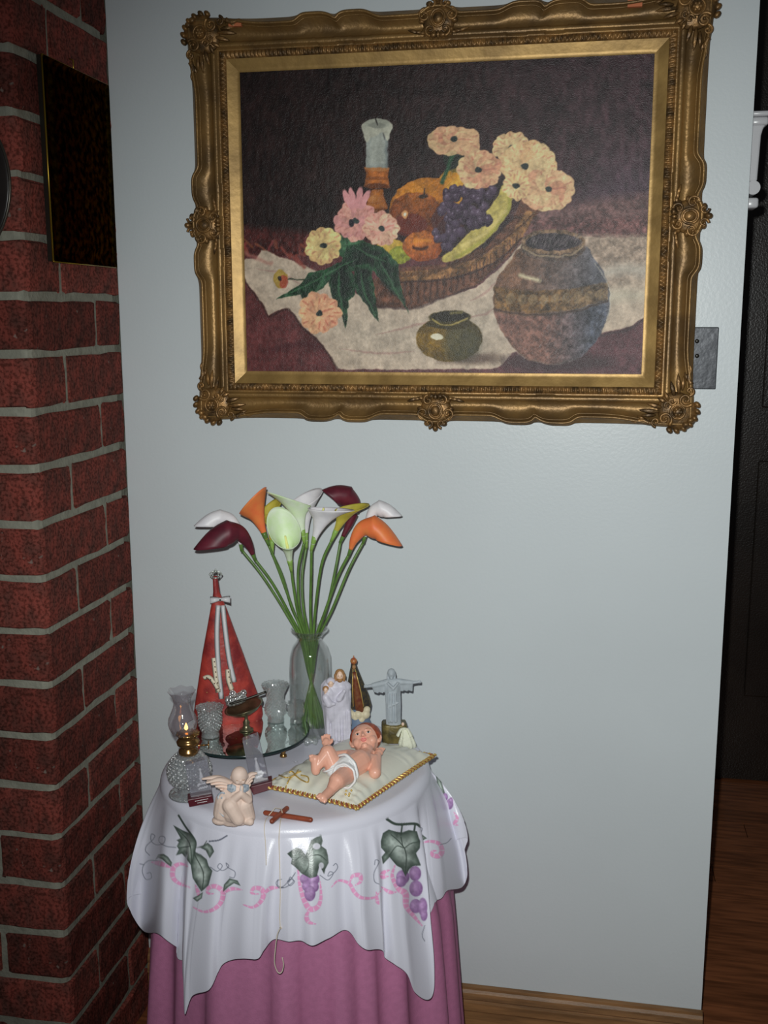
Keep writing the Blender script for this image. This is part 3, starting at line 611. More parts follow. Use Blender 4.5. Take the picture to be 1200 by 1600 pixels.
def scroll(b, c, a, o, n, r0, turns, ph, sg, th=.0022, lift=.0):
    P = []; T = []
    for i in range(40):
        t = i/39; r = r0*(1-.82*t); an = ph+sg*t*turns*2*PI; P.append(c+a*r*math.cos(an)+o*r*math.sin(an)+n*(lift+.002*t)); T.append(th*(1.15-.5*t))
    b.tube(P, T, 8); b.ball(P[-1], th*1.2, 8, 6)
def leaf(b, p, q, wd, n, up=.003):
    p = np.array(p); q = np.array(q); d = q-p; L_ = np.linalg.norm(d); d = d/L_; s_ = np.cross(d, n); R = []
    for i in range(9):
        t = i/8; w_ = wd*math.sin(PI*min(1, t*.93+.07))**.8+.0003; c = p+d*L_*t+n*up*math.sin(t*PI)
        R.append([c-s_*w_, c-s_*w_*.4+n*w_*.7, c+n*w_*.45, c+s_*w_*.4+n*w_*.7, c+s_*w_, c-n*.002])
    b.rings(R)
nv = np.array([0, -1., 0])
def cartouche(c, a, o):
    c = np.array(c, float); b = MB(); b.ball(c+nv*-.006, (1, 1, 1), 4, 3) if False else None
    ax = np.array([a, o, nv])
    b.ball(c+nv*-.004, (.027, .027, .008), 28, 10, ax=ax)
    for i in range(11): t = i/11*2*PI+PI/2; b.ball(c+a*.0265*math.cos(t)+o*.026*math.sin(t)+nv*.001, (.0058, .0045, .005), 10, 6, ax=ax)
    b.tube([c+a*.0115*math.cos(t)+o*.013*math.sin(t)+nv*.005 for t in np.arange(28)/28*2*PI], .0022, 8, closed=True)
    b.ball(c+nv*.003, (.0085, .0095, .006), 16, 10, ax=ax)
    for sg in (1, -1):
        scroll(b, c+a*sg*.021+o*.004, a, o, nv, .0105, 1.15, PI/2, -sg, lift=.005); scroll(b, c+a*sg*.012-o*.018, a, o, nv, .009, 1., -PI/2, sg, lift=.006)
        scroll(b, c+a*sg*.011+o*.021, a, o, nv, .008, .9, PI/2, sg, lift=.005)
        for k in range(4): leaf(b, c-o*(.020+k*.0005)+a*sg*(.012+k*.006), c-o*(.026-k*.0035)+a*sg*(.024+k*.0085), .0026, nv)
        leaf(b, c+a*sg*.022+o*.012, c+a*sg*.038+o*.006, .003, nv)
    for k in (-1, 0, 1): leaf(b, c-o*.017+a*k*.004, c-o*.031+a*k*.009, .0027, nv)
    b.ball(c+o*.029+nv*.004, (.005, .006, .005), 10, 8, ax=ax)
    b.build('cartouche', MT['gold2'], pt)
def corner(c, a, o):
    """a, o point outward along the two rails"""
    c = np.array(c, float); b = MB(); dg = (a+o)/math.sqrt(2); sdv = (a-o)/math.sqrt(2); ax = np.array([dg, sdv, nv])
    b.ball(c+nv*-.004, (.034, .030, .009), 26, 10, ax=ax)
    b.tube([c+a*.0115*math.cos(t)+o*.0115*math.sin(t)+nv*.006 for t in np.arange(28)/28*2*PI], .002, 8, closed=True)
    b.ball(c+nv*.004, (.0092, .0092, .007), 16, 10, ax=ax)
    for i in range(6): t = i/6*2*PI; b.ball(c+a*.005*math.cos(t)+o*.005*math.sin(t)+nv*.0085, .0032, 8, 6)
    for i in range(7): t = (i-3)*.36; b.ball(c+dg*.029*math.cos(t)+sdv*.034*math.sin(t)+nv*.0, (.0065, .0045, .005), 10, 6, ax=ax)
    for u_, v_, sg in ((a, o, 1), (o, a, -1)):
        scroll(b, c-u_*.020+v_*.012, a, o, nv, .012, 1.2, PI*.3 if sg > 0 else PI*.2, -sg, th=.0025, lift=.006)
        scroll(b, c-u_*.034+v_*.017, a, o, nv, .008, 1., PI*.5, sg, lift=.005)
        scroll(b, c-u_*.010-v_*.017, a, o, nv, .007, 1.1, 0, sg, lift=.006)
        P = crom([c-u_*.045+v_*.019, c-u_*.056+v_*.0145, c-u_*.068+v_*.0175, c-u_*.078+v_*.013], 6); b.tube(P+nv*.004, np.linspace(.0042, .0016, len(P)), 8)
        leaf(b, c-u_*.024-v_*.006, c-u_*.050-v_*.013, .0034, nv); leaf(b, c-u_*.028+v_*.001, c-u_*.062-v_*.002, .0036, nv); leaf(b, c-u_*.034+v_*.006, c-u_*.058+v_*.007, .003, nv)
        leaf(b, c-u_*.016-v_*.014, c-u_*.033-v_*.022, .003, nv); leaf(b, c-u_*.048+v_*.016, c-u_*.064+v_*.008, .003, nv)
        b.ball(c+u_*.014+v_*.021+nv*.003, (.006, .005, .005), 10, 8)
    b.build('corner_ornament', MT['gold2'], pt)
ex, ez = np.array([1., 0, 0]), np.array([0, 0, 1.]); mx_, mz = (SX0+SX1)/2, (SZ0+SZ1)/2; OC = .0635; OK_ = .059
cartouche((mx_, -.040, SZ0-OC), ex, -ez); cartouche((mx_, -.040, SZ1+OC), -ex, ez); cartouche((SX0-OC, -.040, mz), ez, -ex); cartouche((SX1+OC, -.040, mz), -ez, ex)
for sx, sz in ((-1, -1), (-1, 1), (1, -1), (1, 1)): corner(((SX0-OK_ if sx < 0 else SX1+OK_), -.040, (SZ0-OK_ if sz < 0 else SZ1+OK_)), ex*sx, ez*sz)
for (x, y) in ((368, 37), (992, 6)):
    q = ony(x, y, -.040); MB().box(q-np.array([.011, .004, .005]), q+np.array([.011, .003, .005])).build('bare_wood_patch', mat('bare_wood', (140, 80, 50), .7, k=2.3), pt, smooth=False, label='reddish bare patch where the gilding is chipped')

# ================================================================== TABLE, SKIRT, CLOTH
TC = np.array([.397, -.284]); TR = .214; TZ = .600
tb = thing('side_table', (TC[0], TC[1], ZF), 'round side table standing under the pink skirt and white cloth beside the brick pillar', 'table')
MB().lathe([(.01, .572), (.194, .572), (.197, .577), (.197, .59), (.194, .595), (.01, .595)], (TC[0], TC[1], 0), 64).build('table_top', MT['cane'], tb, auto=40)
for i in range(3):
    a = i/3*2*PI+.4; b = MB(); b.tube(crom([(TC[0]+.03*math.cos(a), TC[1]+.03*math.sin(a), .575), (TC[0]+.05*math.cos(a), TC[1]+.05*math.sin(a), .35), (TC[0]+.12*math.cos(a), TC[1]+.12*math.sin(a), .12), (TC[0]+.15*math.cos(a), TC[1]+.15*math.sin(a), ZF+.013)], 6), .013, 10); b.build('leg', MT['cane'], tb)
# ---- pink floor-length skirt
nphi, nt = 520, 60; G = np.zeros((nphi, nt+12, 3)); r_ = np.random.default_rng(3)
ph = np.arange(nphi)/nphi*2*PI
fold = np.zeros(nphi); 
for n_, a_, p_ in ((17, 1., .3), (23, .6, 1.9), (11, .7, 4.), (31, .3, 2.2)): fold += a_*np.sin(n_*ph+p_+.8*np.sin(3*ph+p_))
fold = np.sign(fold)*np.abs(fold)**.8
SR = .203
def skirt_r(t, phv, fv):
    return SR+.006*np.minimum(1, t*6)+.046*t+.030*sstep(.10, .36, t)*np.maximum(0, np.cos(phv-.3))**3+.012*np.maximum(0, -np.cos(phv))**2*np.minimum(1, t*3)+(.0028*np.minimum(1, t*2.2)+.0085*t)*fv
for j in range(nt+12):
    if j < 12: q = j/11; rr = SR*q*np.ones(nphi); z = np.full(nphi, .5970)
    else: t = (j-11)/nt; z = np.full(nphi, .5970-t*(.5955-ZF)); rr = skirt_r(t, ph, fold)
    x_ = TC[0]+rr*np.cos(ph); y_ = TC[1]+rr*np.sin(ph)
    y_ = np.minimum(y_, -.006-.004*np.abs(np.sin(9*ph)))
    x_ = np.where(x_ < .012, .012+(x_-.012)*.05, x_)
    G[:, j] = np.stack([x_, y_, z], 1)
sk = MB().grid(G, closeu=True).build('table_skirt', MT['pink']); tag(sk, 'long pink pleated cloth hanging to the floor under the white cloth', 'tablecloth')
# ---- white printed cloth: hem measured round the front, free folds behind
def cyl(x, y, rho, far=False):
    d = ray(x, y); ox, oy = CAM[0]-TC[0], CAM[1]-TC[1]; a = d[0]**2+d[1]**2; b = 2*(ox*d[0]+oy*d[1]); c = ox*ox+oy*oy-rho*rho; D = b*b-4*a*c
    t = -b/(2*a) if D <= 0 else (-b+(1 if far else -1)*math.sqrt(D))/(2*a)
    return CAM+t*d
hem_px = [(207, 1400, .23, 0), (205, 1425, .225, 0), (224, 1455, .245, 0), (246, 1459, .252, 0), (264, 1474, .246, 0), (290, 1493, .220, 0),
          (286, 1520, .262, 0), (286, 1586, .276, 0), (301, 1556, .268, 0), (328, 1545, .268, 0), (340, 1520, .262, 0), (352, 1504, .256, 0), (378, 1499, .264, 0), (402, 1498, .262, 0), (414, 1482, .254, 0), (428, 1470, .250, 0), (450, 1471, .256, 0), (470, 1469, .252, 0),
          (489, 1478, .264, 0), (512, 1467, .256, 0), (530, 1458, .254, 0), (545, 1455, .250, 0), (560, 1475, .262, 0), (577, 1486, .270, 0), (597, 1485, .262, 0), (601, 1496, .252, 0), (618, 1508, .266, 0), (636, 1522, .272, 0), (650, 1552, .274, 0), (674, 1560, .276, 0),
          (674, 1500, .268, 0), (660, 1414, .226, 0), (675, 1408, .238, 0), (686, 1404, .244, 0), (700, 1392, .252, 0), (722, 1386, .25, 0), (731, 1366, .25, 0), (727, 1330, .25, 1), (727, 1311, .262, 1), (717, 1312, .258, 1)]
H = [cyl(x, y, r, f) for x, y, r, f in hem_px]
def wall_ok(p): return np.array([max(p[0], .015), min(p[1], -.012), p[2]])
angs = [math.atan2(h[1]-TC[1], h[0]-TC[0]) for h in H]
a_end, a_start = angs[-1], angs[0]
back = []
aa = a_end; nb = 18; a_s = a_start+0 if a_start > a_end else a_start+2*PI
if a_s-a_end > 2*PI: a_s -= 2*PI
for i in range(1, nb):
    t = i/nb; a = a_end+(a_s-a_end)*t; rho = .232+.014*math.sin(i*2.1); back.append(wall_ok(np.array([TC[0]+rho*math.cos(a), TC[1]+rho*math.sin(a), .40+.02*math.sin(i*1.7)])))
ctrl = H+back; per = 20
hem = crom(ctrl, per, True); NH = len(hem)
# softer, monotone angle for the table edge
an = np.unwrap(np.arctan2(hem[:, 1]-TC[1], hem[:, 0]-TC[0])); tot = 2*PI
lin_a = an[0]+tot*np.arange(NH)/NH
am = np.maximum.accumulate(an); k_ = 31; pad = np.concatenate([am[-k_:]-tot, am, am[:k_]+tot]); am = np.convolve(pad, np.ones(2*k_+1)/(2*k_+1), 'valid')[:NH]
etop = .93*am+.07*(am[0]+tot*np.arange(NH)/NH)
NTOP, NB_, ND = 26, 8, 210; G = np.zeros((NH, NTOP+NB_+ND, 3)); Rb = .018
rho_h = np.hypot(hem[:, 0]-TC[0], hem[:, 1]-TC[1]); ca, sa = np.cos(etop), np.sin(etop)
for j in range(NTOP):
    q = j/NTOP; rr = (TR-Rb+.002)*q; G[:, j] = np.stack([TC[0]+rr*ca, TC[1]+rr*sa, np.full(NH, TZ)+.0006*np.sin(etop*5+q*7)*q], 1)
for j in range(NB_):
    q = j/(NB_); rr = TR-Rb+.002+Rb*math.sin(q*PI/2); z = TZ-Rb*(1-math.cos(q*PI/2)); G[:, NTOP+j] = np.stack([TC[0]+rr*ca, TC[1]+rr*sa, np.full(NH, z)], 1)
R0 = TR+.002; z0 = TZ-Rb; rip = np.sin(np.arange(NH)*2*PI/NH*21+1.3)*.6+np.sin(np.arange(NH)*2*PI/NH*14)*.6; rip2 = np.sin(np.arange(NH)*2*PI/NH*33+.6+np.sin(np.arange(NH)*2*PI/NH*5))*.6
dev = rho_h-R0
for j in range(ND):
    t = j/(ND-1); tt = t**.85; az = etop+(an-etop)*sstep(0, .75, t); rr = R0+dev*(1-(1-t)**1.7)*1.0+(.0054*np.sign(rip)*np.abs(rip)**.8+.0024*rip2)*(math.sin(min(1, t*1.15)*PI/2)**.8)*(1-.5*t)
    z = z0+(hem[:, 2]-z0)*t; tk = np.clip((.597-z)/(.5955-ZF), 0, 1); azm = np.mod(az, 2*PI); fv = np.interp(azm, np.r_[ph, 2*PI], np.r_[fold, fold[0]]); rr = np.maximum(rr, skirt_r(tk, az, fv)+.003)
    P = np.stack([TC[0]+rr*np.cos(az), TC[1]+rr*np.sin(az), z], 1)
    P[:, 1] = np.minimum(P[:, 1], -.008)
    G[:, NTOP+NB_+j] = P
PXc = project(G); cp = Paint(PXc[..., 0], PXc[..., 1], (178, 178, 188))
# only the outward, camera-side of the cloth carries the measured print; the flap at the right is drawn on its own
az = np.arctan2(G[..., 1]-TC[1], G[..., 0]-TC[0]); idxh = np.arange(NH)[:, None]*np.ones(G.shape[1])
i_l, i_f1, i_f2, i_r = 5*per+6, 30*per+10, 36*per+4, 39*per
front = (np.arange(G.shape[1])[None, :] >= NTOP-4)
m_left = ((idxh <= i_l) & front).astype(float); m_mid = ((idxh > i_l) & (idxh <= i_f1) & front).astype(float); m_right = ((idxh > i_f1) & (idxh <= i_f2) & front).astype(float); m_flap = ((idxh > i_f2) & (idxh <= i_r+12) & front).astype(float)
DG, MG, LG = (54, 64, 58), (96, 108, 98), (156, 166, 160); PKc, PUR, PUL, TD, WH = (196, 132, 166), (112, 82, 122), (160, 130, 168), (72, 76, 88), (182, 180, 190)
def c5(*P): return [(180+a/3.636, 1160+b/3.636) for a, b in P]
def c6(*P): return [(430+a/3.636, 1160+b/3.636) for a, b in P]
def tend(P, wd=1.0): cp.line(P, wd, TD, .9, .85)
def rib(P, wd=5.5, gaps=9):
    wd *= 1.35; cp.line(P, wd+1.2, (150, 110, 140), 1.2, .5, taper=1); cp.line(P, wd, PKc, 1., 1., taper=1, gaps=gaps, gapc=WH)
def lf(P, veins=()):
    cp.poly(P, DG, 1.2, c2=LG, nz=.2)
    for v in veins: cp.line(v, 1.5, DG, 1., .9)
def grape(x, y, rx, ry): cp.ell(x, y, rx, ry, PUR, c2=PUL, hx=-.3, hy=-.2, nz=.15)
for msk in (m_left+m_mid,):
    cp.mask = msk
    cp.line(c5((360, 415), (400, 480), (455, 560), (450, 620)), 2.8, DG, 1.2)
    rib(c5((205, 680), (255, 688), (320, 712))); rib(c5((412, 705), (370, 690), (332, 712), (328, 765), (362, 800), (425, 825)))
    rib(c5((455, 810), (470, 850), (475, 880)), 4); rib(c5((560, 860), (525, 855), (530, 828), (570, 818), (612, 850), (600, 910), (555, 950), (500, 962), (440, 935)))
    rib(c5((612, 862), (660, 832), (722, 838)), 4); rib(c5((815, 862), (775, 855), (790, 828), (832, 835), (842, 870), (822, 910), (780, 937), (728, 922)))
    rib(c5((840, 868), (880, 830), (932, 825)), 4.5)
    lf(c5((330, 470), (380, 498), (430, 520), (460, 570), (452, 640), (435, 705), (400, 655), (380, 632), (345, 642), (362, 606), (350, 590), (362, 566), (348, 556), (372, 545)), [c5((340, 480), (420, 570), (435, 690)), c5((360, 600), (425, 590))])
    lf(c5((450, 620), (490, 640), (520, 665), (530, 700), (552, 730), (540, 775), (530, 812), (490, 848), (465, 810), (440, 770), (430, 700)), [c5((452, 640), (500, 740), (495, 830))])
    lf(c5((455, 600), (500, 585), (525, 570), (550, 590), (562, 620), (537, 658), (515, 615), (485, 598)))
    lf(c5((228, 668), (245, 636), (275, 634), (300, 650), (322, 682), (318, 706), (295, 690), (268, 664), (245, 655)))
    lf(c5((612, 850), (618, 808), (650, 772), (695, 785), (712, 815), (675, 800), (642, 822))); lf(c5((440, 885), (470, 870), (498, 850), (492, 885), (465, 905)))
    cp.line(c5((535, 562), (590, 555), (635, 530)), 2, TD, 1)
    cp.line(c5((500, 590), (520, 560)), 1.2, DG, 1)
    tend(c5((345, 597), (290, 590), (250, 565), (255, 535), (282, 540), (275, 572), (235, 582), (205, 560), (205, 522), (225, 530), (212, 555), (180, 585), (172, 615), (195, 642)))
    tend(c5((240, 672), (190, 672), (160, 700), (155, 740), (175, 778), (205, 770), (200, 740), (180, 745))); tend(c5((140, 690), (165, 695)))
    tend(c5((540, 708), (580, 732), (608, 705), (595, 688), (582, 708), (610, 728), (645, 705), (630, 685), (640, 710), (680, 735), (675, 768), (650, 765)))
    tend(c5((932, 828), (970, 822), (1012, 790), (995, 765), (985, 795), (1020, 745))); tend(c5((958, 825), (925, 815), (925, 785), (945, 778)))
    rib(c6((128, 705), (138, 800), (160, 885), (195, 945), (240, 935), (260, 880), (255, 790)), 6); rib(c6((200, 945), (178, 985), (190, 1020), (230, 1032)), 5)
    for g_ in ((170, 775, 30, 30), (222, 778, 30, 32), (178, 815, 26, 30), (222, 820, 26, 30), (197, 858, 32, 44)): a_ = c6((g_[0], g_[1]))[0]; grape(a_[0], a_[1], g_[2]/3.636, g_[3]/3.636)
    lf(c6((68, 632), (95, 612), (120, 598), (150, 608), (172, 640), (188, 600), (205, 555), (235, 538), (262, 530), (270, 560), (262, 588), (290, 608), (300, 645), (303, 685), (285, 720), (278, 748), (252, 700), (236, 762), (200, 772), (150, 745), (112, 706), (90, 690), (95, 660)),
       [c6((185, 640), (190, 700), (170, 740)), c6((185, 645), (140, 650), (110, 680)), c6((190, 640), (230, 590), (258, 570)), c6((195, 645), (250, 640), (290, 670))])
    cp.ell(*c6((235, 590))[0], 6, 5, WH, alpha=.9); cp.ell(*c6((262, 700))[0], 4, 5, WH, alpha=.8)
    tend(c6((255, 755), (300, 782), (330, 745), (310, 735), (300, 760), (335, 740), (355, 710), (345, 688), (330, 700)))
    tend(c6((115, 740), (95, 770), (70, 790), (85, 815), (110, 790), (85, 780), (50, 815), (20, 825), (5, 800), (15, 780)))
    rib(c6((320, 822), (360, 785), (420, 802), (450, 850), (490, 882), (560, 882), (600, 845)), 4); rib(c6((425, 795), (440, 760), (480, 755), (485, 790), (455, 812)), 5)
    tend(c6((590, 805), (565, 790), (562, 740), (590, 680), (570, 668), (565, 695))); rib(c6((575, 850), (580, 900), (590, 920)), 4)
    rib(c6((602, 820), (650, 850), (690, 850)), 4); rib(c6((645, 760), (610, 765), (615, 740), (650, 725)), 5)
    rib(c6((680, 700), (665, 760), (700, 830), (740, 860), (745, 930), (790, 990), (835, 1042)), 7, 8)
    for g_ in ((725, 765, 38, 40), (715, 790, 30, 32), (795, 745, 34, 42), (800, 830, 38, 46), (798, 930, 34, 40), (838, 935, 26, 52), (845, 980, 20, 34)): a_ = c6((g_[0], g_[1]))[0]; grape(a_[0], a_[1], g_[2]/3.636, g_[3]/3.636)
    lf(c6((600, 562), (612, 515), (645, 495), (690, 508), (722, 512), (760, 498), (805, 505), (815, 540), (824, 560), (822, 600), (800, 630), (815, 665), (828, 700), (785, 702), (762, 720), (740, 762), (718, 715), (690, 700), (650, 652), (612, 692), (605, 650), (625, 625), (602, 598)),
       [c6((735, 600), (700, 560), (660, 525)), c6((735, 600), (770, 575), (810, 565)), c6((735, 600), (745, 650), (740, 740)), c6((732, 600), (690, 590), (650, 640)), c6((725, 590), (715, 540))])
    cp.line(c6((635, 437), (690, 465), (790, 462), (825, 478)), 4, DG, 1.2); cp.line(c6((722, 468), (715, 520)), 2.4, DG); cp.line(c6((795, 465), (790, 500)), 3, DG)
    tend(c6((850, 1040), (835, 1095), (850, 1130)))
cp.mask = m_right
lf(c6((800, 480), (830, 520), (862, 545), (830, 560), (805, 540))); rib(c6((830, 572), (880, 562), (930, 575), (948, 615), (930, 645), (895, 640), (892, 620), (915, 615)), 5.5)
tend(c6((940, 580), (975, 570), (1000, 545)))
tend(c6((815, 480), (835, 490), (825, 520)))
cp.mask = m_right+m_flap*1.0
fl_m = cp.mask
cp.mask = m_flap
lf(c6((908, 165), (930, 190), (950, 240), (965, 290), (945, 300), (922, 240))); 
for g_ in ((965, 310, 16, 22), (992, 350, 20, 30), (1000, 330, 12, 18)): a_ = c6((g_[0], g_[1]))[0]; grape(a_[0], a_[1], g_[2]/3.636, g_[3]/3.636)
rib(c6((1015, 395), (1035, 430), (1020, 460), (1040, 470)), 3.5)
cl = MB().grid(G, closeu=True).build('white_tablecloth', MT['satin']); tag(cl, 'white satin cloth printed with grape vines, draped over the round table top', 'tablecloth'); cp.attr(cl.data, KA)
cl.name = 'tablecloth'
q = cl.modifiers.new('solid', 'SOLIDIFY'); q.thickness = .0007; q.offset = 1

# ================================================================== THINGS ON THE TABLE
T0 = TZ+.0012
def frame_at(S): return np.array([S.r, S.n, UP])
# ---- round mirror tray on little feet
tr_c = np.array([.292, -.226, .624]); TRR = .108
tt = thing('mirror_tray', (tr_c[0], tr_c[1], T0), 'round mirror tray with a dark edge standing on small metal feet', 'tray')
MB().lathe([(.001, .0), (TRR-.0015, .0), (TRR-.0015, .0005), (.001, .0005)], tr_c, 96).build('mirror', MT['mirror'], tt, auto=30)
MB().lathe([(TRR-.002, -.004), (TRR, -.0035), (TRR+.0003, .0), (TRR-.001, .0012), (TRR-.002, .0004)], tr_c, 96, cap=False).build('edge_band', MT['mirroredge'], tt)
MB().lathe([(.001, -.004), (TRR-.002, -.004), (TRR-.002, -.0005), (.001, -.0005)], tr_c, 96).build('underside', MT['mirroredge'], tt, auto=30)
for i in range(4):
    a = -2.05+i*PI/2; p = tr_c+np.array([math.cos(a), math.sin(a), 0])*.088
    b = MB(); b.lathe([(.001, .0), (.006, .0), (.0055, .003), (.003, .006), (.005, .010), (.0062, .014), (.004, .0185), (.004, .0188)], (p[0], p[1], T0), 16); b.build('foot', MT['lampbrass'], tt)
TRZ = tr_c[2]+.0014

# ---- lofted figure helper: rows (y, centre x, half width, depth ratio) in photo units
def loft(b, S, rows, n=20, d=0., ripple=0., nr=9, flatback=1.):
    R = []
    for k, (y, xc, hw, dr) in enumerate(rows):
        c = S.P(xc, y, d); r = hw/S.S; t = np.arange(n)/n*2*PI; rr = r*(1+ripple*np.sin(nr*t+k*.15))
        dd = np.sin(t)*rr*dr; dd = np.where(dd < 0, dd*flatback, dd)
        R.append(c+np.cos(t)[:, None]*rr[:, None]*S.r+dd[:, None]*S.n)
    b.rings(R[::-1]); return b

# ---- oil lamp
S = Spot(297, 1241, T0); oc = S.P0
lm = thing('oil_lamp', oc, 'miniature cut glass oil lamp with brass burner and ruffled smoky chimney', 'lamp')
def zS(y): return S.P(297, y)[2]-oc[2]
def hob(t, r, z, k): return r*(1+.035*np.sign(np.sin(14*t+k*1.6))*np.abs(np.sin(14*t+k*1.6))), z
rs = 1/S.S
prof = [(31, 1249), (34, 1247), (34, 1243), (20, 1236), (14, 1231), (16, 1227), (26, 1222), (32, 1214), (34, 1205), (33, 1196), (29, 1188), (22, 1181), (14, 1176), (13, 1173)]
zz = lambda y: max(0, S.P(297, y)[2]-oc[2])
pr = [(r*rs, zz(min(y, 1241))+(.0 if y < 1243 else 0)) for r, y in prof]; pr[0] = (31*rs, 0.); pr[1] = (33*rs, .0015); pr[2] = (32*rs, .004); 
MB().lathe(pr, oc, 56, mod=lambda t, r, z, k: hob(t, r, z, k) if 5 <= k <= 11 else (r, z)).build('font', MT['crystal'], lm); sparkle_hobnails(lm, oc, sorted(pr[5:12], key=lambda q: q[1]), 22, .0019, pr[5][1], pr[11][1])
sparkle_hobnails(lm, oc, [(31*rs, .002), (30*rs, .004)], 26, .0014, .003, .0031)
br = [(14, 1178), (15, 1175), (15, 1171), (11, 1168), (12, 1165), (17, 1162), (18, 1158), (16, 1155), (13, 1152), (16, 1149), (17, 1146), (15, 1144), (4, 1143)]
b = MB(); b.lathe([(r*rs, zz(y)) for r, y in br], oc, 32, mod=lambda t, r, z, k: (r*(1+.04*np.sin(16*t)), z) if 5 <= k <= 11 else (r, z))
for i in range(12): t = i/12*2*PI; b.ball(oc+np.array([16.5*rs*math.cos(t), 16.5*rs*math.sin(t), zz(1146)]), .0022, 8, 6)
bn = b.build('burner', MT['lampbrass'], lm)
p = S.P(297, 1166); b = MB(); b.tube([p, p+S.r*.026], .0012, 8); b.lathe([(.0005, 0), (.006, 0), (.006, .002), (.0005, .002)], p+S.r*.026, 16, ax=np.array([S.n, UP, S.r])); b.build('wick_knob', MT['lampbrass'], bn)
ch = [(15.5, 1146), (17, 1143), (21, 1136), (22.5, 1129), (21.5, 1121), (18, 1113), (14.5, 1105), (13, 1098), (13.5, 1092), (16, 1086), (20, 1080), (21.5, 1078)]
cx_ = 289-297
oc2 = oc+S.r*(-8*rs)*.0
def ruf(t, r, z, k): return (r*(1+.04*np.sin(7*t)*(k >= 10)), z+(.0009*np.sin(7*t) if k >= 10 else 0))
MB().lathe([(r*rs, zz(y)) for r, y in ch], oc+S.r*(-7*rs), 56, mod=ruf, cap=False).build('chimney', MT['chimney'], lm, label='smoky glass chimney with a ruffled rim')
fp = S.P(291, 1141); b = MB(); b.lathe([(.0004, 0), (.0024, .002), (.0028, .0045), (.0016, .008), (.0003, .0115)], fp, 16)
b.build('orange_glow', mat('glowing_orange', (255, 170, 80), .5, emit=((255, 176, 90), 6.)), lm)  # small emissive orange drop inside the chimney

# ---- glass vase and callas
S = Spot(486, 1147, T0); vc = S.P0; rs = 1/S.S
vs = thing('glass_vase', vc, 'tall clear glass vase holding the calla lilies behind the mirror tray', 'vase')
prof = [(26, 1150), (29, 1145), (31, 1120), (32, 1085), (32.5, 1045), (31.5, 1025), (27, 1010), (20, 1001), (18, 997), (22, 991), (27, 985), (28, 983)]
z0_ = S.P(486, 1147)[2]
out = [(r*rs, max(0, S.P(486, min(y, 1147))[2]-z0_)) for r, y in prof]
def embo(t, r, z, k): return (r*(1+.012*np.sin(9*t+k*.9)*(2 <= k <= 6)), z)
inner = [(r-.0016 if r > .004 else r, z+.004 if i == 0 else z) for i, (r, z) in enumerate(out)]
MB().lathe(out+inner[::-1], vc, 56, mod=embo).build('vase_body', MT['glass'], vs)
b = MB(); b.tube([vc+np.array([.0275*28/28*math.cos(t)*28*rs/.0275, 28*rs*math.sin(t), out[-1][1]]) for t in np.arange(48)/48*2*PI], .0016, 8, closed=True); b.build('rim', MT['glass'], vs)
vmouth = vc+np.array([0, 0, out[-3][1]])
def calla_mat(nm, c, c2, thr=.0, rough=.45):
    return mat('calla_'+nm, c, rough, c2=c2, vscale=40, k=1.65, detail=2)
CM = {'maroon': mat('calla_maroon', (84, 26, 38), .5, c2=(66, 18, 30), vscale=50), 'white': mat('calla_white', (196, 190, 200), .45, c2=(180, 178, 182), vscale=50), 'orange': mat('calla_orange', (206, 110, 58), .5, c2=(196, 96, 54), vscale=60),
      'olive': mat('calla_yellow', (156, 146, 58), .45, c2=(138, 130, 48), vscale=50), 'green': mat('calla_green', (168, 186, 146), .45, c2=(180, 190, 170), vscale=50)}
MT['spad'] = mat('calla_spadix', (206, 190, 120), .6)
throat = mat('calla_throat', (110, 140, 66), .45)
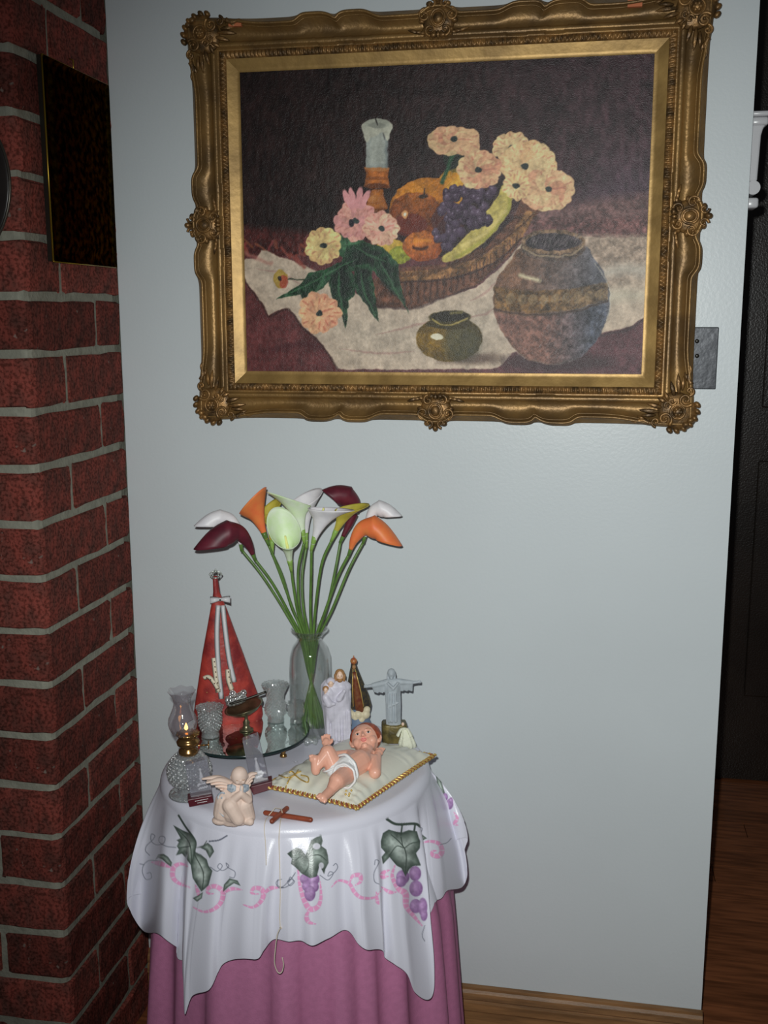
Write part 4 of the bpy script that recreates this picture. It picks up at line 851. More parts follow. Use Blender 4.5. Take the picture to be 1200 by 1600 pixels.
def calla(base, topc, tip, rim, col, label, stem_pts, dep, spadix=True, arch=.08, curl=.35, lw=2.2, vp=1.9):
    """base, throat centre, tip: (photo x, photo y, depth toward camera); rim: half width of the mouth in photo units;
    the spathe is a funnel whose far lip runs out into a curled point"""
    B = S.P(base[0], base[1], base[2]); Cn = S.P(topc[0], topc[1], topc[2]); Tp = S.P(tip[0], tip[1], tip[2])
    ax = Cn-B; L_ = np.linalg.norm(ax); ax = ax/L_; tv = Tp-Cn; LT = np.linalg.norm(tv); tdir = tv-ax*(tv @ ax); tdir /= np.linalg.norm(tdir)+1e-9
    sd = np.cross(ax, tdir); W = rim/S.S
    o = thing('calla_lily', stem_pts[0] if False else B, label, 'flower', 'artificial calla lilies in the glass vase') if False else thing('calla_lily', B, label, 'flower')
    n, m = 40, 22; G = []
    for i in range(n+1):
        t = (i/n*2-1)*PI*1.04; row = []            # t = 0 points to the tip; the edges overlap on the near side
        tipw = max(0, math.cos(t/2))**lw
        for j in range(m+1):
            v = j/m; rad = .0032+(W-.0032)*(v**1.9); fl = sstep(.55, 1, v)
            d = tdir*math.cos(t)+sd*math.sin(t)
            P = B+ax*(L_*v)+d*rad*(1+.02*t/PI)
            P = P+(Tp-(Cn+tdir*W))*tipw*(v**vp)                       # long lip toward the tip
            P = P+(d*.25-ax*.30)*W*fl*curl*(1-tipw*.6)                 # rolled-back rim
            P = P-ax*L_*.14*fl*(1-math.cos(t))*.5+UP*arch*LT*tipw*math.sin(PI*v**(1.8 if vp > 1.5 else 1.15))
            row.append(P)
        G.append(row)
    sp_ = MB().grid(G).build('spathe', CM[col], o, solid=.0009)
    q = [B-ax*.0125, B-ax*.004, B+ax*L_*.10, B+ax*L_*.2]
    MB().tube(q, [.0026, .0032, .0044, .0040+(W-.0032)*.2**1.9], 12).build('throat', throat if col in ('green', 'white', 'olive') else MT['stem'], o)
    if spadix: MB().tube([B+ax*L_*.3, B+ax*L_*.6, B+ax*L_*.95+tdir*W*.1], [.0022, .0026, .0016], 10).build('spadix', MT['spad'], o)
    P = [B-ax*.010]+[S.P(*p_) for p_ in stem_pts]
    MB().tube(crom(P, 8), .0024, 8).build('stem', MT['stem'], o)
    return o
def droop(path, tip, rim, col, label, stem_pts, lw=2.0, open_=1.25):
    """a calla whose funnel bends over; the upper lip runs out into the hanging point"""
    C = crom([S.P(*p) for p in path], 8); n = len(C); T = np.gradient(C, axis=0); T /= np.linalg.norm(T, axis=1)[:, None]; W = rim/S.S; Tp = S.P(*tip)
    B = C[0]; o = thing('calla_lily', B, label, 'flower'); tv = Tp-C[-1]; G = []; m = 44
    u0 = UP-T[-1]*(UP @ T[-1]); u0 /= np.linalg.norm(u0); top = C[-1]+u0*W
    for i in range(m+1):
        t = (i/m*2-1)*PI*1.03; row = []; tw = max(0, math.cos(t/2))**lw
        for j in range(n):
            v = j/(n-1); u_ = UP-T[j]*(UP @ T[j]); u_ = u_/np.linalg.norm(u_) if np.linalg.norm(u_) > .25 else u0; u_ = u_*v+u0*(1-v); u_ -= T[j]*(u_ @ T[j]); u_ /= np.linalg.norm(u_); sd = np.cross(T[j], u_)
            rad = .0031+(W-.0031)*v**1.15; d = u_*math.cos(t)+sd*math.sin(t); fl = sstep(.7, 1, v)
            P = C[j]+d*rad+d*W*.16*fl*(1-tw)-T[j]*W*.25*fl*(1-tw)
            row.append(P)
        # the lip beyond the mouth, longest at the top
        e = row[-1]
        for k in range(1, 9):
            q = k/8; row.append(e+(Tp-top)*tw*(q)+UP*LT_(Tp, top)*.10*tw*math.sin(PI*q)*(1 if tw > .02 else 0))
        G.append(row)
    MB().grid(G).build('spathe', CM[col], o, solid=.0009)
    MB().tube([B-T[0]*.0125, B-T[0]*.004, C[2], C[5]], [.0026, .0032, .0040, .0046], 12).build('throat', MT['stem'], o)
    MB().tube(crom([B-T[0]*.010]+[S.P(*p_) for p_ in stem_pts], 8), .0024, 8).build('stem', MT['stem'], o)
def LT_(a, b): return float(np.linalg.norm(a-b))
def stm(*mid, end): return [(x, y, d) for x, y, d in mid]+[end, (end[0]+(486-end[0])*.9, 1060, end[2]*.5), (486+(end[0]-486)*-1.6, 1138, end[2]*.3)]
droop([(395, 866, .01), (387, 848, .014), (373, 833, .02), (353, 831, .028)], (303, 859, .04), 17, 'maroon', 'dark maroon calla lily drooping to the far left', stm((425, 910, .01), (450, 955, .005), end=(472, 1000, .0)))
droop([(376, 850, -.02), (372, 828, -.02), (360, 812, -.02), (342, 808, -.018)], (303, 822, -.01), 11.5, 'white', 'white calla lily behind the drooping maroon one at left', stm((410, 900, -.015), (445, 955, -.01), end=(470, 1002, -.006)))
calla((416, 842, .0), (394, 788, .005), (410, 763, .028), 23, 'orange', 'orange calla lily at upper left, seen from behind', stm((437, 895, .0), (455, 945, .0), end=(475, 1000, .006)), 0, spadix=False, curl=.15)
calla((425, 855, -.02), (424, 795, -.025), (438, 776, -.035), 17, 'olive', 'yellow olive calla lily between the orange and pale green ones', stm((441, 900, -.01), (456, 950, -.006), end=(478, 1000, -.006)), 0, spadix=False)
calla((454, 884, .025), (446, 836, .045), (430, 792, .030), 22, 'green', 'pale green calla lily facing forward at the front', stm((459, 920, .015), (466, 960, .008), end=(479, 1000, .004)), 0)
calla((474, 838, -.005), (466, 785, -.005), (418, 768, .02), 17, 'green', 'pale green calla lily at top centre with its lip stretched left', stm((466, 890, -.004), (468, 950, 0), end=(481, 1000, -.004)), 0, spadix=False)
calla((478, 845, -.03), (474, 780, -.03), (500, 762, -.05), 22, 'white', 'white calla lily at the back of the top centre', stm((472, 900, -.02), (474, 950, -.01), end=(483, 1000, -.01)), 0, spadix=False)
calla((489, 850, .015), (505, 790, .02), (552, 797, .045), 20, 'white', 'white calla lily at centre with its lip stretched right', stm((486, 900, .01), (485, 950, .006), end=(486, 1000, .006)), 0)
droop([(536, 838, -.02), (548, 812, -.02), (552, 788, -.02), (538, 772, -.018)], (503, 766, -.01), 15.5, 'maroon', 'dark maroon calla lily topping the bunch', stm((524, 890, -.012), (512, 945, -.008), end=(494, 1000, -.006)))
calla((522, 836, .01), (540, 796, .015), (577, 787, .01), 13, 'olive', 'yellow calla lily right of centre with two rolled lips', stm((503, 880, .008), (494, 940, .004), end=(489, 1000, .004)), 0)
droop([(570, 838, -.015), (576, 815, -.015), (584, 799, -.015), (597, 793, -.013)], (628, 806, -.005), 12, 'white', 'white calla lily at the far right behind the orange one', stm((545, 890, -.01), (520, 950, -.006), end=(497, 1000, -.004)))
droop([(548, 858, .015), (554, 842, .018), (567, 826, .02), (588, 822, .026)], (628, 853, .035), 16, 'orange', 'orange calla lily drooping to the far right', stm((528, 900, .01), (508, 955, .005), end=(493, 1000, .002)))

# ---- red brocade cloak cone with crown, bow and ribbons (behind the tray objects)
S = Spot(356, 1128, TRZ); rc = S.P0
co = thing('cloak_cone', rc, 'tall red brocade cone ornament with white ribbon bow and small silver crown', 'ornament')
rows = [(1128, 357, 47, .42), (1124, 357, 52, .42), (1118, 356.5, 54, .42), (1108, 356, 53, .45), (1098, 355, 51, .48), (1060, 351, 41, .55), (1020, 347, 31, .55), (980, 343.5, 20, .6), (950, 341, 12, .6), (935, 339.5, 7.5, .8), (925, 338, 5, 1), (908, 336.5, 4, 1), (900, 336, 3.4, 1)]
b = MB(); loft(b, S, rows, 40, d=-.012, ripple=.03, nr=3); b.build('cloak', MT['redvelvet'], co)
b = MB()
t = np.linspace(0, 2*PI, 80, endpoint=False); c_ = S.P(357, 1127, -.012)
b.tube([c_+S.r*math.cos(a)*51*rs+S.n*math.sin(a)*22*rs+UP*(-.001+.0025*math.sin(14*a)) for a in t], .0018, 6, closed=True); b.build('hem_lace', MT['lace'], co)
def on_cone(x, y, lift=.0015):
    """front surface of the cone at a photo position"""
    for (ya, xa, wa, da), (yb, xb, wb_, db) in zip(rows, rows[1:]):
        if yb <= y <= ya or (ya, xa) == rows[-2][:2]:
            f = (ya-y)/(ya-yb); f = min(1, max(0, f)); xc = xa+(xb-xa)*f; hw = wa+(wb_-wa)*f; dr = da+(db-da)*f; u = max(-.95, min(.95, (x-xc)/hw))
            return S.P(x, y, -.012+hw*rs*dr*math.sqrt(1-u*u)+lift+hw*rs*.02)
    return S.P(x, y, .02)
def strip(b, pts, wd, lift=.0015, off=None):
    P = [on_cone(x, y, lift) for x, y in crom(pts, 8)]; R = []
    for i, p in enumerate(P):
        d = P[min(i+1, len(P)-1)]-P[max(i-1, 0)]; sd_ = np.cross(d, S.n); sd_ /= np.linalg.norm(sd_)+1e-9; w_ = wd*rs/2
        R.append([p-sd_*w_, p+S.n*.0006, p+sd_*w_, p-S.n*.0008])
    b.rings(R)
b = MB(); strip(b, [(341, 946), (339, 990), (341, 1040), (346, 1092)], 8, .002); b.build('ribbon_tail', MT['ribbon'], co)
b = MB(); strip(b, [(348, 946), (352, 985), (358, 1030), (366, 1066)], 8, .002); b.build('ribbon_tail', MT['ribbon'], co)
b = MB(); strip(b, [(334, 1028), (337, 1055), (341, 1082)], 8, .003); strip(b, [(356, 1046), (357, 1062), (362, 1078)], 8, .003); strip(b, [(318, 1060), (326, 1058), (334, 1066), (342, 1080)], 7, .004); lc = b.build('lace_strip', MT['lace'], co)
b = MB()
for (x, y) in [(335, 1034), (336, 1042), (337, 1050), (338, 1058), (340, 1067), (341, 1076), (357, 1050), (358, 1058), (360, 1067), (323, 1059), (329, 1062), (335, 1068), (339, 1077)]: b.ball(on_cone(x, y, .0052), (.0011, .0006, .0013), 8, 5)
b.build('lace_hole', MT['holes'], lc, kind='stuff')
b = MB(); bc = S.P(344, 936, .006)
for sg in (1, -1):
    for k, (dx, dz, w0, w1) in enumerate(((.0165, .000, .002, .0068),)):
        P = [bc+S.r*sg*dx*f+UP*(dz*f-.002*f*f) for f in np.linspace(0, 1, 8)]; wv = [w0+(w1-w0)*f**.7 for f in np.linspace(0, 1, 8)]
        b.rings([[p+UP*w_, p+S.n*.0045*math.sin(min(1, i/7)*PI)+UP*w_*.5+S.n*.002, p-UP*w_*.5+S.n*.0045*math.sin(min(1, i/7)*PI)+S.n*.002, p-UP*w_, p-S.n*.0015] for i, (p, w_) in enumerate(zip(P, wv))])
b.ball(bc+S.n*.003, (.0035, .003, .003), 10, 8); b.build('bow', MT['ribbon'], co)
MB().ball(bc+S.n*.0065, .0016, 10, 8).build('bow_pearl', MT['darkmetal'], co)
cw = S.P(337, 902, -.01); b = MB()
b.tube([cw+S.r*.0055*math.cos(a)+S.n*.0055*math.sin(a) for a in np.arange(24)/24*2*PI], .0012, 6, closed=True)
for k in range(6):
    a = k/6*2*PI; d_ = S.r*math.cos(a)+S.n*math.sin(a); b.tube(crom([cw+d_*.0055, cw+d_*.0098+UP*.005, cw+d_*.006+UP*.0095, cw+UP*.0085], 5), .0008, 6); b.ball(cw+d_*.0095+UP*.0052, .0016, 8, 6)
b.ball(cw+UP*.0105, .0022, 10, 8); b.ball(cw+UP*.0135, .0012, 8, 6); b.build('crown', MT['silver'], co)
b = MB()
for i in range(14):
    x, y = 318+rng.random()*80, 1095+rng.random()*40; b.ball(on_cone(x, y-18, .001), .0009, 6, 5)
b.build('bead', MT['trimgold'], co, kind='stuff')

# ---- crystal cups and vase on the tray
def facet(n, a):
    def f(t, r, z, k): return r*(1+a*np.abs(np.sin(n*t/2+k*PI/2))-a/2), z
    return f
def crystal(name, S, prof, label, n=12, a=.07, facn=48):
    o = thing(name, S.P0, label, 'glass'); z_ = S.P0[2]; x0 = S.x0
    P = [(r/S.S, max(0, S.P(x0, min(y, S.y0))[2]-z_)) for r, y in prof]; inn = [(max(.0008, r-.0017), z+(.0025 if i == 0 else 0)) for i, (r, z) in enumerate(P)]
    MB().lathe(P+inn[::-1], S.P0, facn, mod=facet(n, a)).build('cup_body', MT['crystal'], o, auto=35)
    sparkle_hobnails(o, S.P0, P, n+2, .0013, P[3][1], P[-1][1]*.92)
    b = MB(); R_ = P[-1][0]
    for i in range(n): t = i/n*2*PI; b.ball(S.P0+np.array([R_*math.cos(t), R_*math.sin(t), P[-1][1]]), (.0016, .0016, .001), 6, 5)
    b.build('scalloped_rim', MT['crystal'], o); return o
S = Spot(329, 1150, TRZ); S.x0, S.y0 = 329, 1150
crystal('crystal_cup', S, [(13, 1152), (14, 1149), (12.5, 1145), (15, 1138), (18, 1130), (18.5, 1122), (18, 1114), (19.5, 1106), (21, 1104)], 'small cut crystal cup on the mirror tray, left of the pewter goblet')
S = Spot(431, 1126, TRZ); S.x0, S.y0 = 431, 1126
crystal('crystal_vase', S, [(12, 1128), (13, 1125), (12, 1120), (15.5, 1114), (17, 1107), (15.5, 1100), (12.5, 1092), (13.5, 1084), (17, 1077), (20, 1071), (20.5, 1069)], 'small cut crystal vase with flared rim on the mirror tray', n=16)
S = Spot(463, 1128, TRZ); S.x0, S.y0 = 463, 1128
cu = crystal('crystal_creamer', S, [(8, 1130), (10, 1127), (9, 1122), (12, 1116), (13, 1110), (11, 1103), (11, 1098), (12, 1096)], 'small handled crystal creamer between the crystal vase and the tall vase', n=10)
h0 = S.P(452, 1101); MB().tube(crom([h0, S.P(444, 1098), S.P(446, 1110), S.P(453, 1118)], 7), .0016, 8).build('handle', MT['crystal'], cu)
# small glass stopper lying beside the tray
S = Spot(486, 1165, T0); gs = thing('glass_stopper', S.P0+UP*.006, 'small clear glass stopper lying on the cloth right of the mirror tray', 'glass')
b = MB(); b.lathe([(.001, -.012), (.006, -.011), (.0075, -.006), (.005, -.001), (.0042, .002), (.0065, .006), (.007, .009), (.001, .012)], S.P0+UP*.0078, 20, ax=np.array([UP, S.n, S.r]), mod=facet(8, .08)); b.build('stopper_body', MT['crystal'], gs)

# ---- pewter footed dish with crystals and a spoon
S = Spot(385, 1140, TRZ); gb = thing('pewter_goblet', S.P0, 'small tilted pewter footed dish holding crystal beads and a dark handled spoon', 'dish')
rs = 1/S.S; zf = lambda y: max(0, S.P(385, min(y, 1140))[2]-S.P0[2])
MB().lathe([(.3*rs, 0), (11*rs, 0), (11*rs, .0012), (7*rs, .0025), (4.5*rs, zf(1132)), (5.5*rs, zf(1128)), (2.6*rs, zf(1124)), (2.6*rs, zf(1119)), (4*rs, zf(1116)), (2*rs, zf(1114))], S.P0, 28).build('stem_foot', MT['pewter'], gb)
tc_ = S.P(382, 1107); ti = math.radians(15); axu = UP*math.cos(ti)-S.r*math.sin(ti); axr = S.r*math.cos(ti)+UP*math.sin(ti); AX = np.array([axr, S.n, axu])
MB().lathe([(1*rs, -.011), (12*rs, -.0095), (22*rs, -.004), (27*rs, .001), (31*rs, .004), (31*rs, .005), (26*rs, .0025), (18*rs, -.0025), (1*rs, -.006)], tc_, 40, ax=AX).build('bowl', MT['pewter'], gb)
b = MB()
for i in range(13):
    a = i/13*2*PI; b.ball(tc_-S.r*.010+axu*.012+axr*.0135*math.cos(a)*1.+UP*.003+S.n*.010*math.sin(a), .0052, 8, 6)
for i in range(9):
    a = i/9*2*PI; b.ball(tc_-S.r*.011+axu*.021+axr*.0125*math.cos(a)+S.n*.009*math.sin(a), .0046, 7, 5)
for dx in (-.019, -.001): b.ball(tc_+S.r*dx+UP*.0275, .0058, 8, 6)
b.ball(tc_-S.r*.010+UP*.022, .0032, 8, 6)
b.build('crystal_beads', MT['bead'], gb)
b = MB(); P = crom([S.P(362, 1099, .014), S.P(385, 1092, .014), S.P(416, 1081, .012)], 8); b.tube(P, .0022, 8); b.ball(P[0], (.004, .004, .002), 10, 8); b.build('spoon', MT['darkmetal'], gb)

# ---- two etched acrylic blocks on maroon bases
def block(S, base, blk, label, logo_at, txt):
    """base and block outlines: four bottom/top photo corners on the upright plane"""
    o = thing('etched_block', S.P0, label, 'plaque'); D = .022
    def prism(q, d0, d1): f = [S.P(x, y, d0) for x, y in q]; k = [p-S.n*(d0-d1) for p in f]; return MB().rings([k, f])
    lift = max(0, T0-min(S.P(x, y, .0)[2] for x, y in base)); 
    bb_ = MB(); bp = [S.P(x, y, .004) for x, y in base]; dz = T0-min(p[2] for p in bp); 
    f = [p for p in bp]; zmin = min(p[2] for p in f); f = [np.array([p[0], p[1], max(p[2], T0)]) for p in f]; bb_.rings([[p-S.n*D for p in f], f]); bo = bb_.build('base', MT['maroonbase'], o, smooth=False, bevel=.0008)
    q = [S.P(x, y, -.002) for x, y in blk]; MB().rings([[p-S.n*.014 for p in q], q]).build('acrylic_block', MT['acrylic'], o, smooth=False, bevel=.0008)
    b = MB(); c = S.P(logo_at[0], logo_at[1], -.009)
    ax_u = (q[0]-q[3]); ax_u /= np.linalg.norm(ax_u); ax_r = (q[2]-q[3]); ax_r /= np.linalg.norm(ax_r)
    b.tube([c+ax_u*t for t in (.0, .006, .012, .018)], [.0045, .0032, .0024, .001], 10); b.ball(c+ax_u*.020, .0022, 10, 8); b.ball(c-ax_u*.001, (.006, .003, .003), 10, 8)
    for i in range(10): a = i/10*PI; b.ball(c-ax_u*.005+ax_r*.0065*math.cos(a*1.1)+ax_u*.005*math.sin(a)*.6, .0021, 8, 6)
    for i in range(8): b.ball(c-ax_u*.0095+ax_r*(-.006+.0017*i)+ax_u*.001*(i % 2), .0017, 6, 5)
    b.build('etched_figure', MT['etch'], o)
    b = MB(); m0 = (f[0]+f[1])/2 if False else None
    u = f[2]-f[3]; L_ = np.linalg.norm(u); u /= L_
    v_ = f[0]-f[3]; v_ /= np.linalg.norm(v_); 
    for r_, (k0, k1) in enumerate(((.28, .82), (.36, .74))):
        x = k0
        while x < k1:
            w_ = .03+.02*rng.random(); p = f[3]+u*L_*x+v_*np.linalg.norm(f[0]-f[3])*(.62-.3*r_)+S.n*.0002; b.rings([[p, p+u*L_*w_, p+u*L_*w_+v_*.0009, p+v_*.0009], [p+S.n*.0002, p+u*L_*w_+S.n*.0002, p+u*L_*w_+v_*.0009+S.n*.0002, p+v_*.0009+S.n*.0002]]); x += w_+.02
    if txt: b.build('inscription', MT['etch'], bo, smooth=False)
    return o
S = Spot(314, 1258, T0)
block(S, [(293, 1250), (331, 1243), (334, 1254), (296, 1265)], [(289, 1196), (324, 1186), (332, 1243), (299, 1251)], 'short etched acrylic block on a maroon base in front of the oil lamp', (316, 1222), True)
S = Spot(408, 1240, T0)
block(S, [(390, 1230), (425, 1221), (426, 1233), (396, 1245)], [(379, 1158), (403, 1149), (421, 1225), (393, 1234)], 'tall leaning etched acrylic block on a maroon base beside the satin pillow', (403, 1205), False)

# ---- kneeling cream angel
S = Spot(370, 1284, T0); rs = 1/S.S
ag = thing('kneeling_angel_figurine', S.P0, 'cream resin kneeling angel figurine with swept back wings at the front of the table', 'figurine')
b = MB(); C = lambda x, y, d=0.: S.P(x, y, d)
b.capsule(C(366, 1262), 24*rs, C(370, 1236), 15*rs); b.capsule(C(350, 1274), 13*rs, C(366, 1277), 15*rs)
b.capsule(C(348, 1270), 15*rs, C(352, 1252), 16*rs); b.capsule(C(382, 1258, .006), 13*rs, C(388, 1276, .006), 11*rs); b.capsule(C(385, 1283, .012), 6*rs, C(391, 1284, .016), 6*rs)
b.capsule(C(360, 1258, .012), 13*rs, C(372, 1279, .014), 11*rs); b.capsule(C(354, 1240), 9*rs, C(362, 1252, .012), 7*rs); b.capsule(C(362, 1252, .012), 7*rs, C(375, 1241, .016), 5*rs)
b.capsule(C(385, 1238), 8*rs, C(388, 1250, .010), 6.5*rs); b.capsule(C(388, 1250, .01), 6.5*rs, C(377, 1240, .016), 5*rs); b.capsule(C(376, 1242, .017), 4*rs, C(378, 1230, .016), 3*rs); b.capsule(C(370, 1236), 9*rs, C(373, 1222), 8*rs)
for p in ((345, 1283), (360, 1285), (376, 1284)): b.ball(C(p[0], p[1]-2, .0), (14*rs, 12*rs, 7*rs), ax=frame_at(S))
bo = b.remesh('body', MT['creamresin'], ag, .0009, 3)
b = MB(); hc = C(374, 1212, .004); b.ball(hc, (13*rs, 13.5*rs, 14.5*rs), 24, 16, ax=frame_at(S)); b.ball(hc+S.n*12.5*rs-UP*3*rs+S.r*2*rs, 1.8*rs, 10, 8); b.ball(hc+S.n*9*rs-UP*6*rs+S.r*5*rs, 4*rs, 10, 8); b.ball(hc+S.n*9*rs-UP*6*rs-S.r*3*rs, 4*rs, 10, 8)
for sg in (-1, 1): b.ball(hc+S.r*sg*12.5*rs-UP*2*rs, (2*rs, 2.5*rs, 3.5*rs), 10, 8)
hd = b.remesh('head', MT['creamresin'], ag, .0008, 2)
b = MB()
for dx in (-3, 6): b.tube([hc+S.n*12.4*rs-UP*1.6*rs+S.r*(dx-1.8)*rs, hc+S.n*12.8*rs-UP*2.4*rs+S.r*dx*rs, hc+S.n*12.2*rs-UP*1.6*rs+S.r*(dx+1.8)*rs], .00045, 6)
b.build('closed_eyes', MT['brownhair'], hd)
for sg, tipx, tipy, dd in ((-1, 315, 1217, -.004), (-1, 322, 1223, .008), (1, 402, 1208, -.010)):
    b = MB(); r0 = C(366 if sg < 0 else 380, 1226, -.012); tp = C(tipx, tipy, dd)
    for k in range(4):
        q = r0-UP*.0028*k; e = tp*(1-.16*k)+q*.16*k-UP*.0015*k; mid_ = (q+e)/2+UP*.006-UP*.002*k; P = crom([q, mid_, e], 8); b.tube(P, np.interp(np.linspace(0, 1, len(P)), [0, .35, 1], [7.5*rs, 7.5*rs, 2.2*rs]), 10, flat=.6)
    b.build('wing', MT['creamresin'], ag)
b = MB()
for sg in (-1, 1):
    P = [C(372+sg*3, 1229, .018), C(372+sg*10, 1226, .014), C(372+sg*17, 1227, .008), C(372+sg*17, 1235, .011), C(372+sg*11, 1239, .017), C(372+sg*4, 1236, .020)]; b.rings([[p-S.n*.003 for p in P], P])
b.build('collar', MT['bluelace'], ag, label='blue and white patterned collar', bevel=.0006)
b = MB(); c = C(347, 1246, .006)
b.tube([c+S.r*6*rs*math.cos(a)+UP*8*rs*math.sin(a) for a in np.arange(20)/20*2*PI], 1.5*rs, 8, closed=True); b.ball(c+S.n*.002, 2.4*rs, 10, 8); b.tube(crom([C(343, 1256, .006), C(341, 1266, .01), C(350, 1276, .014)], 6), 1.3*rs, 6); b.build('sash_rosette', MT['bluelace'], ag, label='blue sash bow on the hip')

# ---- satin pillow with gold braid
pc = [onz(414, 1238, T0), onz(558, 1273, T0), onz(678, 1181, T0+.010)]; pc = [np.array([p[0], p[1], T0]) for p in pc]; pc.append(pc[0]+pc[2]-pc[1]+np.array([.004, -.006, 0]))
pm_ = sum(pc)/4; pl = thing('satin_pillow', pm_, 'cream satin pillow edged with gold zigzag braid, under the baby figurine', 'pillow')
def quad(u, v): return pc[0]*(1-u)*(1-v)+pc[1]*u*(1-v)+pc[2]*u*v+pc[3]*(1-u)*v
def pil(u, v, top=True):
    p = quad(u, v); e = min(u, 1-u, v, 1-v); h = (1-(2*u-1)**4)**.55*(1-(2*v-1)**4)**.55
    puck = .0011*math.sin(v*95+5*math.sin(v*11)+6*u)*math.exp(-((min(u, 1-u))/.22)**2)+.0009*math.sin(u*55+2*math.sin(u*7))*math.exp(-((min(v, 1-v))/.16)**2)
    inw = (pm_-p)*.035*(4*u*(1-u)+4*v*(1-v))*(1 if e < .02 else (1-min(1, (e-.02)/.2)))
    z = .0095+(h*.022+puck*1.3*min(1, h*2)) if top else .0095-h*.0088
    return p+inw*np.array([1, 1, 0])+UP*z
N_ = 70; us = (1-np.cos(np.linspace(0, PI, N_)))/2
b = MB(); b.grid([[pil(u, v) for v in us] for u in us]); b.grid([[pil(u, v, False) for v in us[::-1]] for u in us]); b.build('cushion', MT['pillow'], pl)
def edgeP(q):
    q = q % 4; k = int(q); f = q-k; f = .5*f+.5*f
    u, v = ((f, 0), (1, f), (1-f, 1), (0, 1-f))[k]; return pil(u, v)
for nm, mt, off, rr_ in (('gold_braid', 'trimgold', 0, .0019), ('red_braid', 'trimred', PI, .0014)):
    P = []; M_ = 1500
    for i in range(M_):
        q = i/M_*4; p = edgeP(q); o_ = (p-pm_)*np.array([1, 1, 0]); o_ /= np.linalg.norm(o_); k_ = int(q) % 4; Lk = (.158, .224, .158, .224)[k_]; fr_ = q-int(q)
        w_ = math.sin(fr_*Lk/.0085*2*PI+off); P.append(p+o_*(.0044*w_+(.0002 if off == 0 else -.0006))+UP*(.0016*math.cos(fr_*Lk/.0085*2*PI+off)+.001))
    MB().tube(P, rr_, 5, closed=True).build(nm, MT[mt], pl)
# gold cord bow embroidered at the near corner and sprig beside the baby
def onpil(x, y):
    lo_ = np.array([.5, .5])
    best = None
    for _ in range(3):
        pass
    z = T0+.02
    for _ in range(5):
        P = onz(x, y, z); A_ = np.array([pc[1]-pc[0], pc[3]-pc[0]])[:, :2].T; uv = np.linalg.solve(A_, (P-pc[0])[:2]); uv = np.clip(uv, .01, .99); z = pil(*uv)[2]
    return onz(x, y, z+.0008)
b = MB()
for P in ([(445, 1234), (452, 1218), (462, 1209), (470, 1205)], [(460, 1210), (470, 1218), (481, 1222), (481, 1214), (470, 1211)], [(436, 1211), (448, 1215), (460, 1211), (466, 1203)], [(462, 1211), (456, 1205), (452, 1207)]): b.tube([onpil(*q) for q in crom(P, 6)], .0011, 6)
b.build('cord_bow', MT['trimgold'], pl)
b = MB()
for (x, y) in ((541, 1236), (546, 1240), (549, 1235), (545, 1243), (526, 1246), (540, 1241)): b.ball(onpil(x, y), .0017, 8, 6)
b.build('gold_sprig', MT['trimgold'], pl)

# ---- baby figurine lying on the pillow: one continuous body
bz = lambda x, y, h: onz(x, y, T0+h)
bp0 = bz(530, 1215, .026)
by = thing('baby_figurine', bp0, 'painted resin baby figurine in a white loincloth lying on the satin pillow', 'figurine')
J_ = dict(hip=bz(536, 1205, .041), belly=bz(548, 1197, .043), chest=bz(562, 1190, .045), neck=bz(573, 1178, .047), head=bz(571, 1156, .056),
          lsh=bz(584, 1187, .043), lel=bz(586, 1207, .034), lwr=bz(590, 1181, .045), rsh=bz(545, 1180, .043), rel=bz(522, 1182, .045), rwr=bz(510, 1166, .060),
          rhip=bz(523, 1201, .043), rkn=bz(512, 1176, .066), rank=bz(493, 1200, .047), rtoe=bz(492, 1186, .060), lhip=bz(540, 1211, .043), lkn=bz(527, 1220, .046), lank=bz(516, 1236, .038), ltoe=bz(504, 1247, .036))
g = J_; b = MB()
b.capsule(g['hip'], .0180, g['chest'], .0185); b.capsule(g['chest'], .0175, g['neck'], .0095); b.capsule(g['neck'], .0095, g['head'], .012)
mid_sh = (g['lsh']+g['chest'])/2; b.capsule(g['chest']+UP*.0, .015, g['lsh'], .0085); b.capsule(g['chest'], .015, g['rsh'], .0090)
b.capsule(g['lsh'], .0090, g['lel'], .0095); b.capsule(g['lel'], .0092, g['lwr'], .0060)
b.capsule(g['rsh'], .0090, g['rel'], .0080); b.capsule(g['rel'], .0080, g['rwr'], .0055)
b.capsule(g['hip'], .0165, g['rhip'], .0140); b.capsule(g['rhip'], .0140, g['rkn'], .0118); b.capsule(g['rkn'], .0115, g['rank'], .0070)
b.capsule(g['hip'], .0165, g['lhip'], .0145); b.capsule(g['lhip'], .0145, g['lkn'], .0125); b.capsule(g['lkn'], .0120, g['lank'], .0068)
# feet with toes
def foot(ank, toe, side):
    d = toe-ank; L_ = np.linalg.norm(d); d /= L_; s_ = side/np.linalg.norm(side); b.capsule(ank-d*.002, .0072, toe, .0062); b.capsule(toe-s_*.004, .0048, toe+s_*.004, .0044); b.ball(ank-d*.004, .0068, 12, 8)
    for k in range(5): q = toe+s_*(-.0070+.0034*k)+d*(.0058-.0007*abs(k-1)); b.capsule(toe+s_*(-.0050+.0025*k), .0026, q, .0019-.0001*k)
foot(g['rank'], g['rtoe'], S.r); foot(g['lank'], g['ltoe'], bz(509, 1255, .030)-bz(494, 1241, .040))
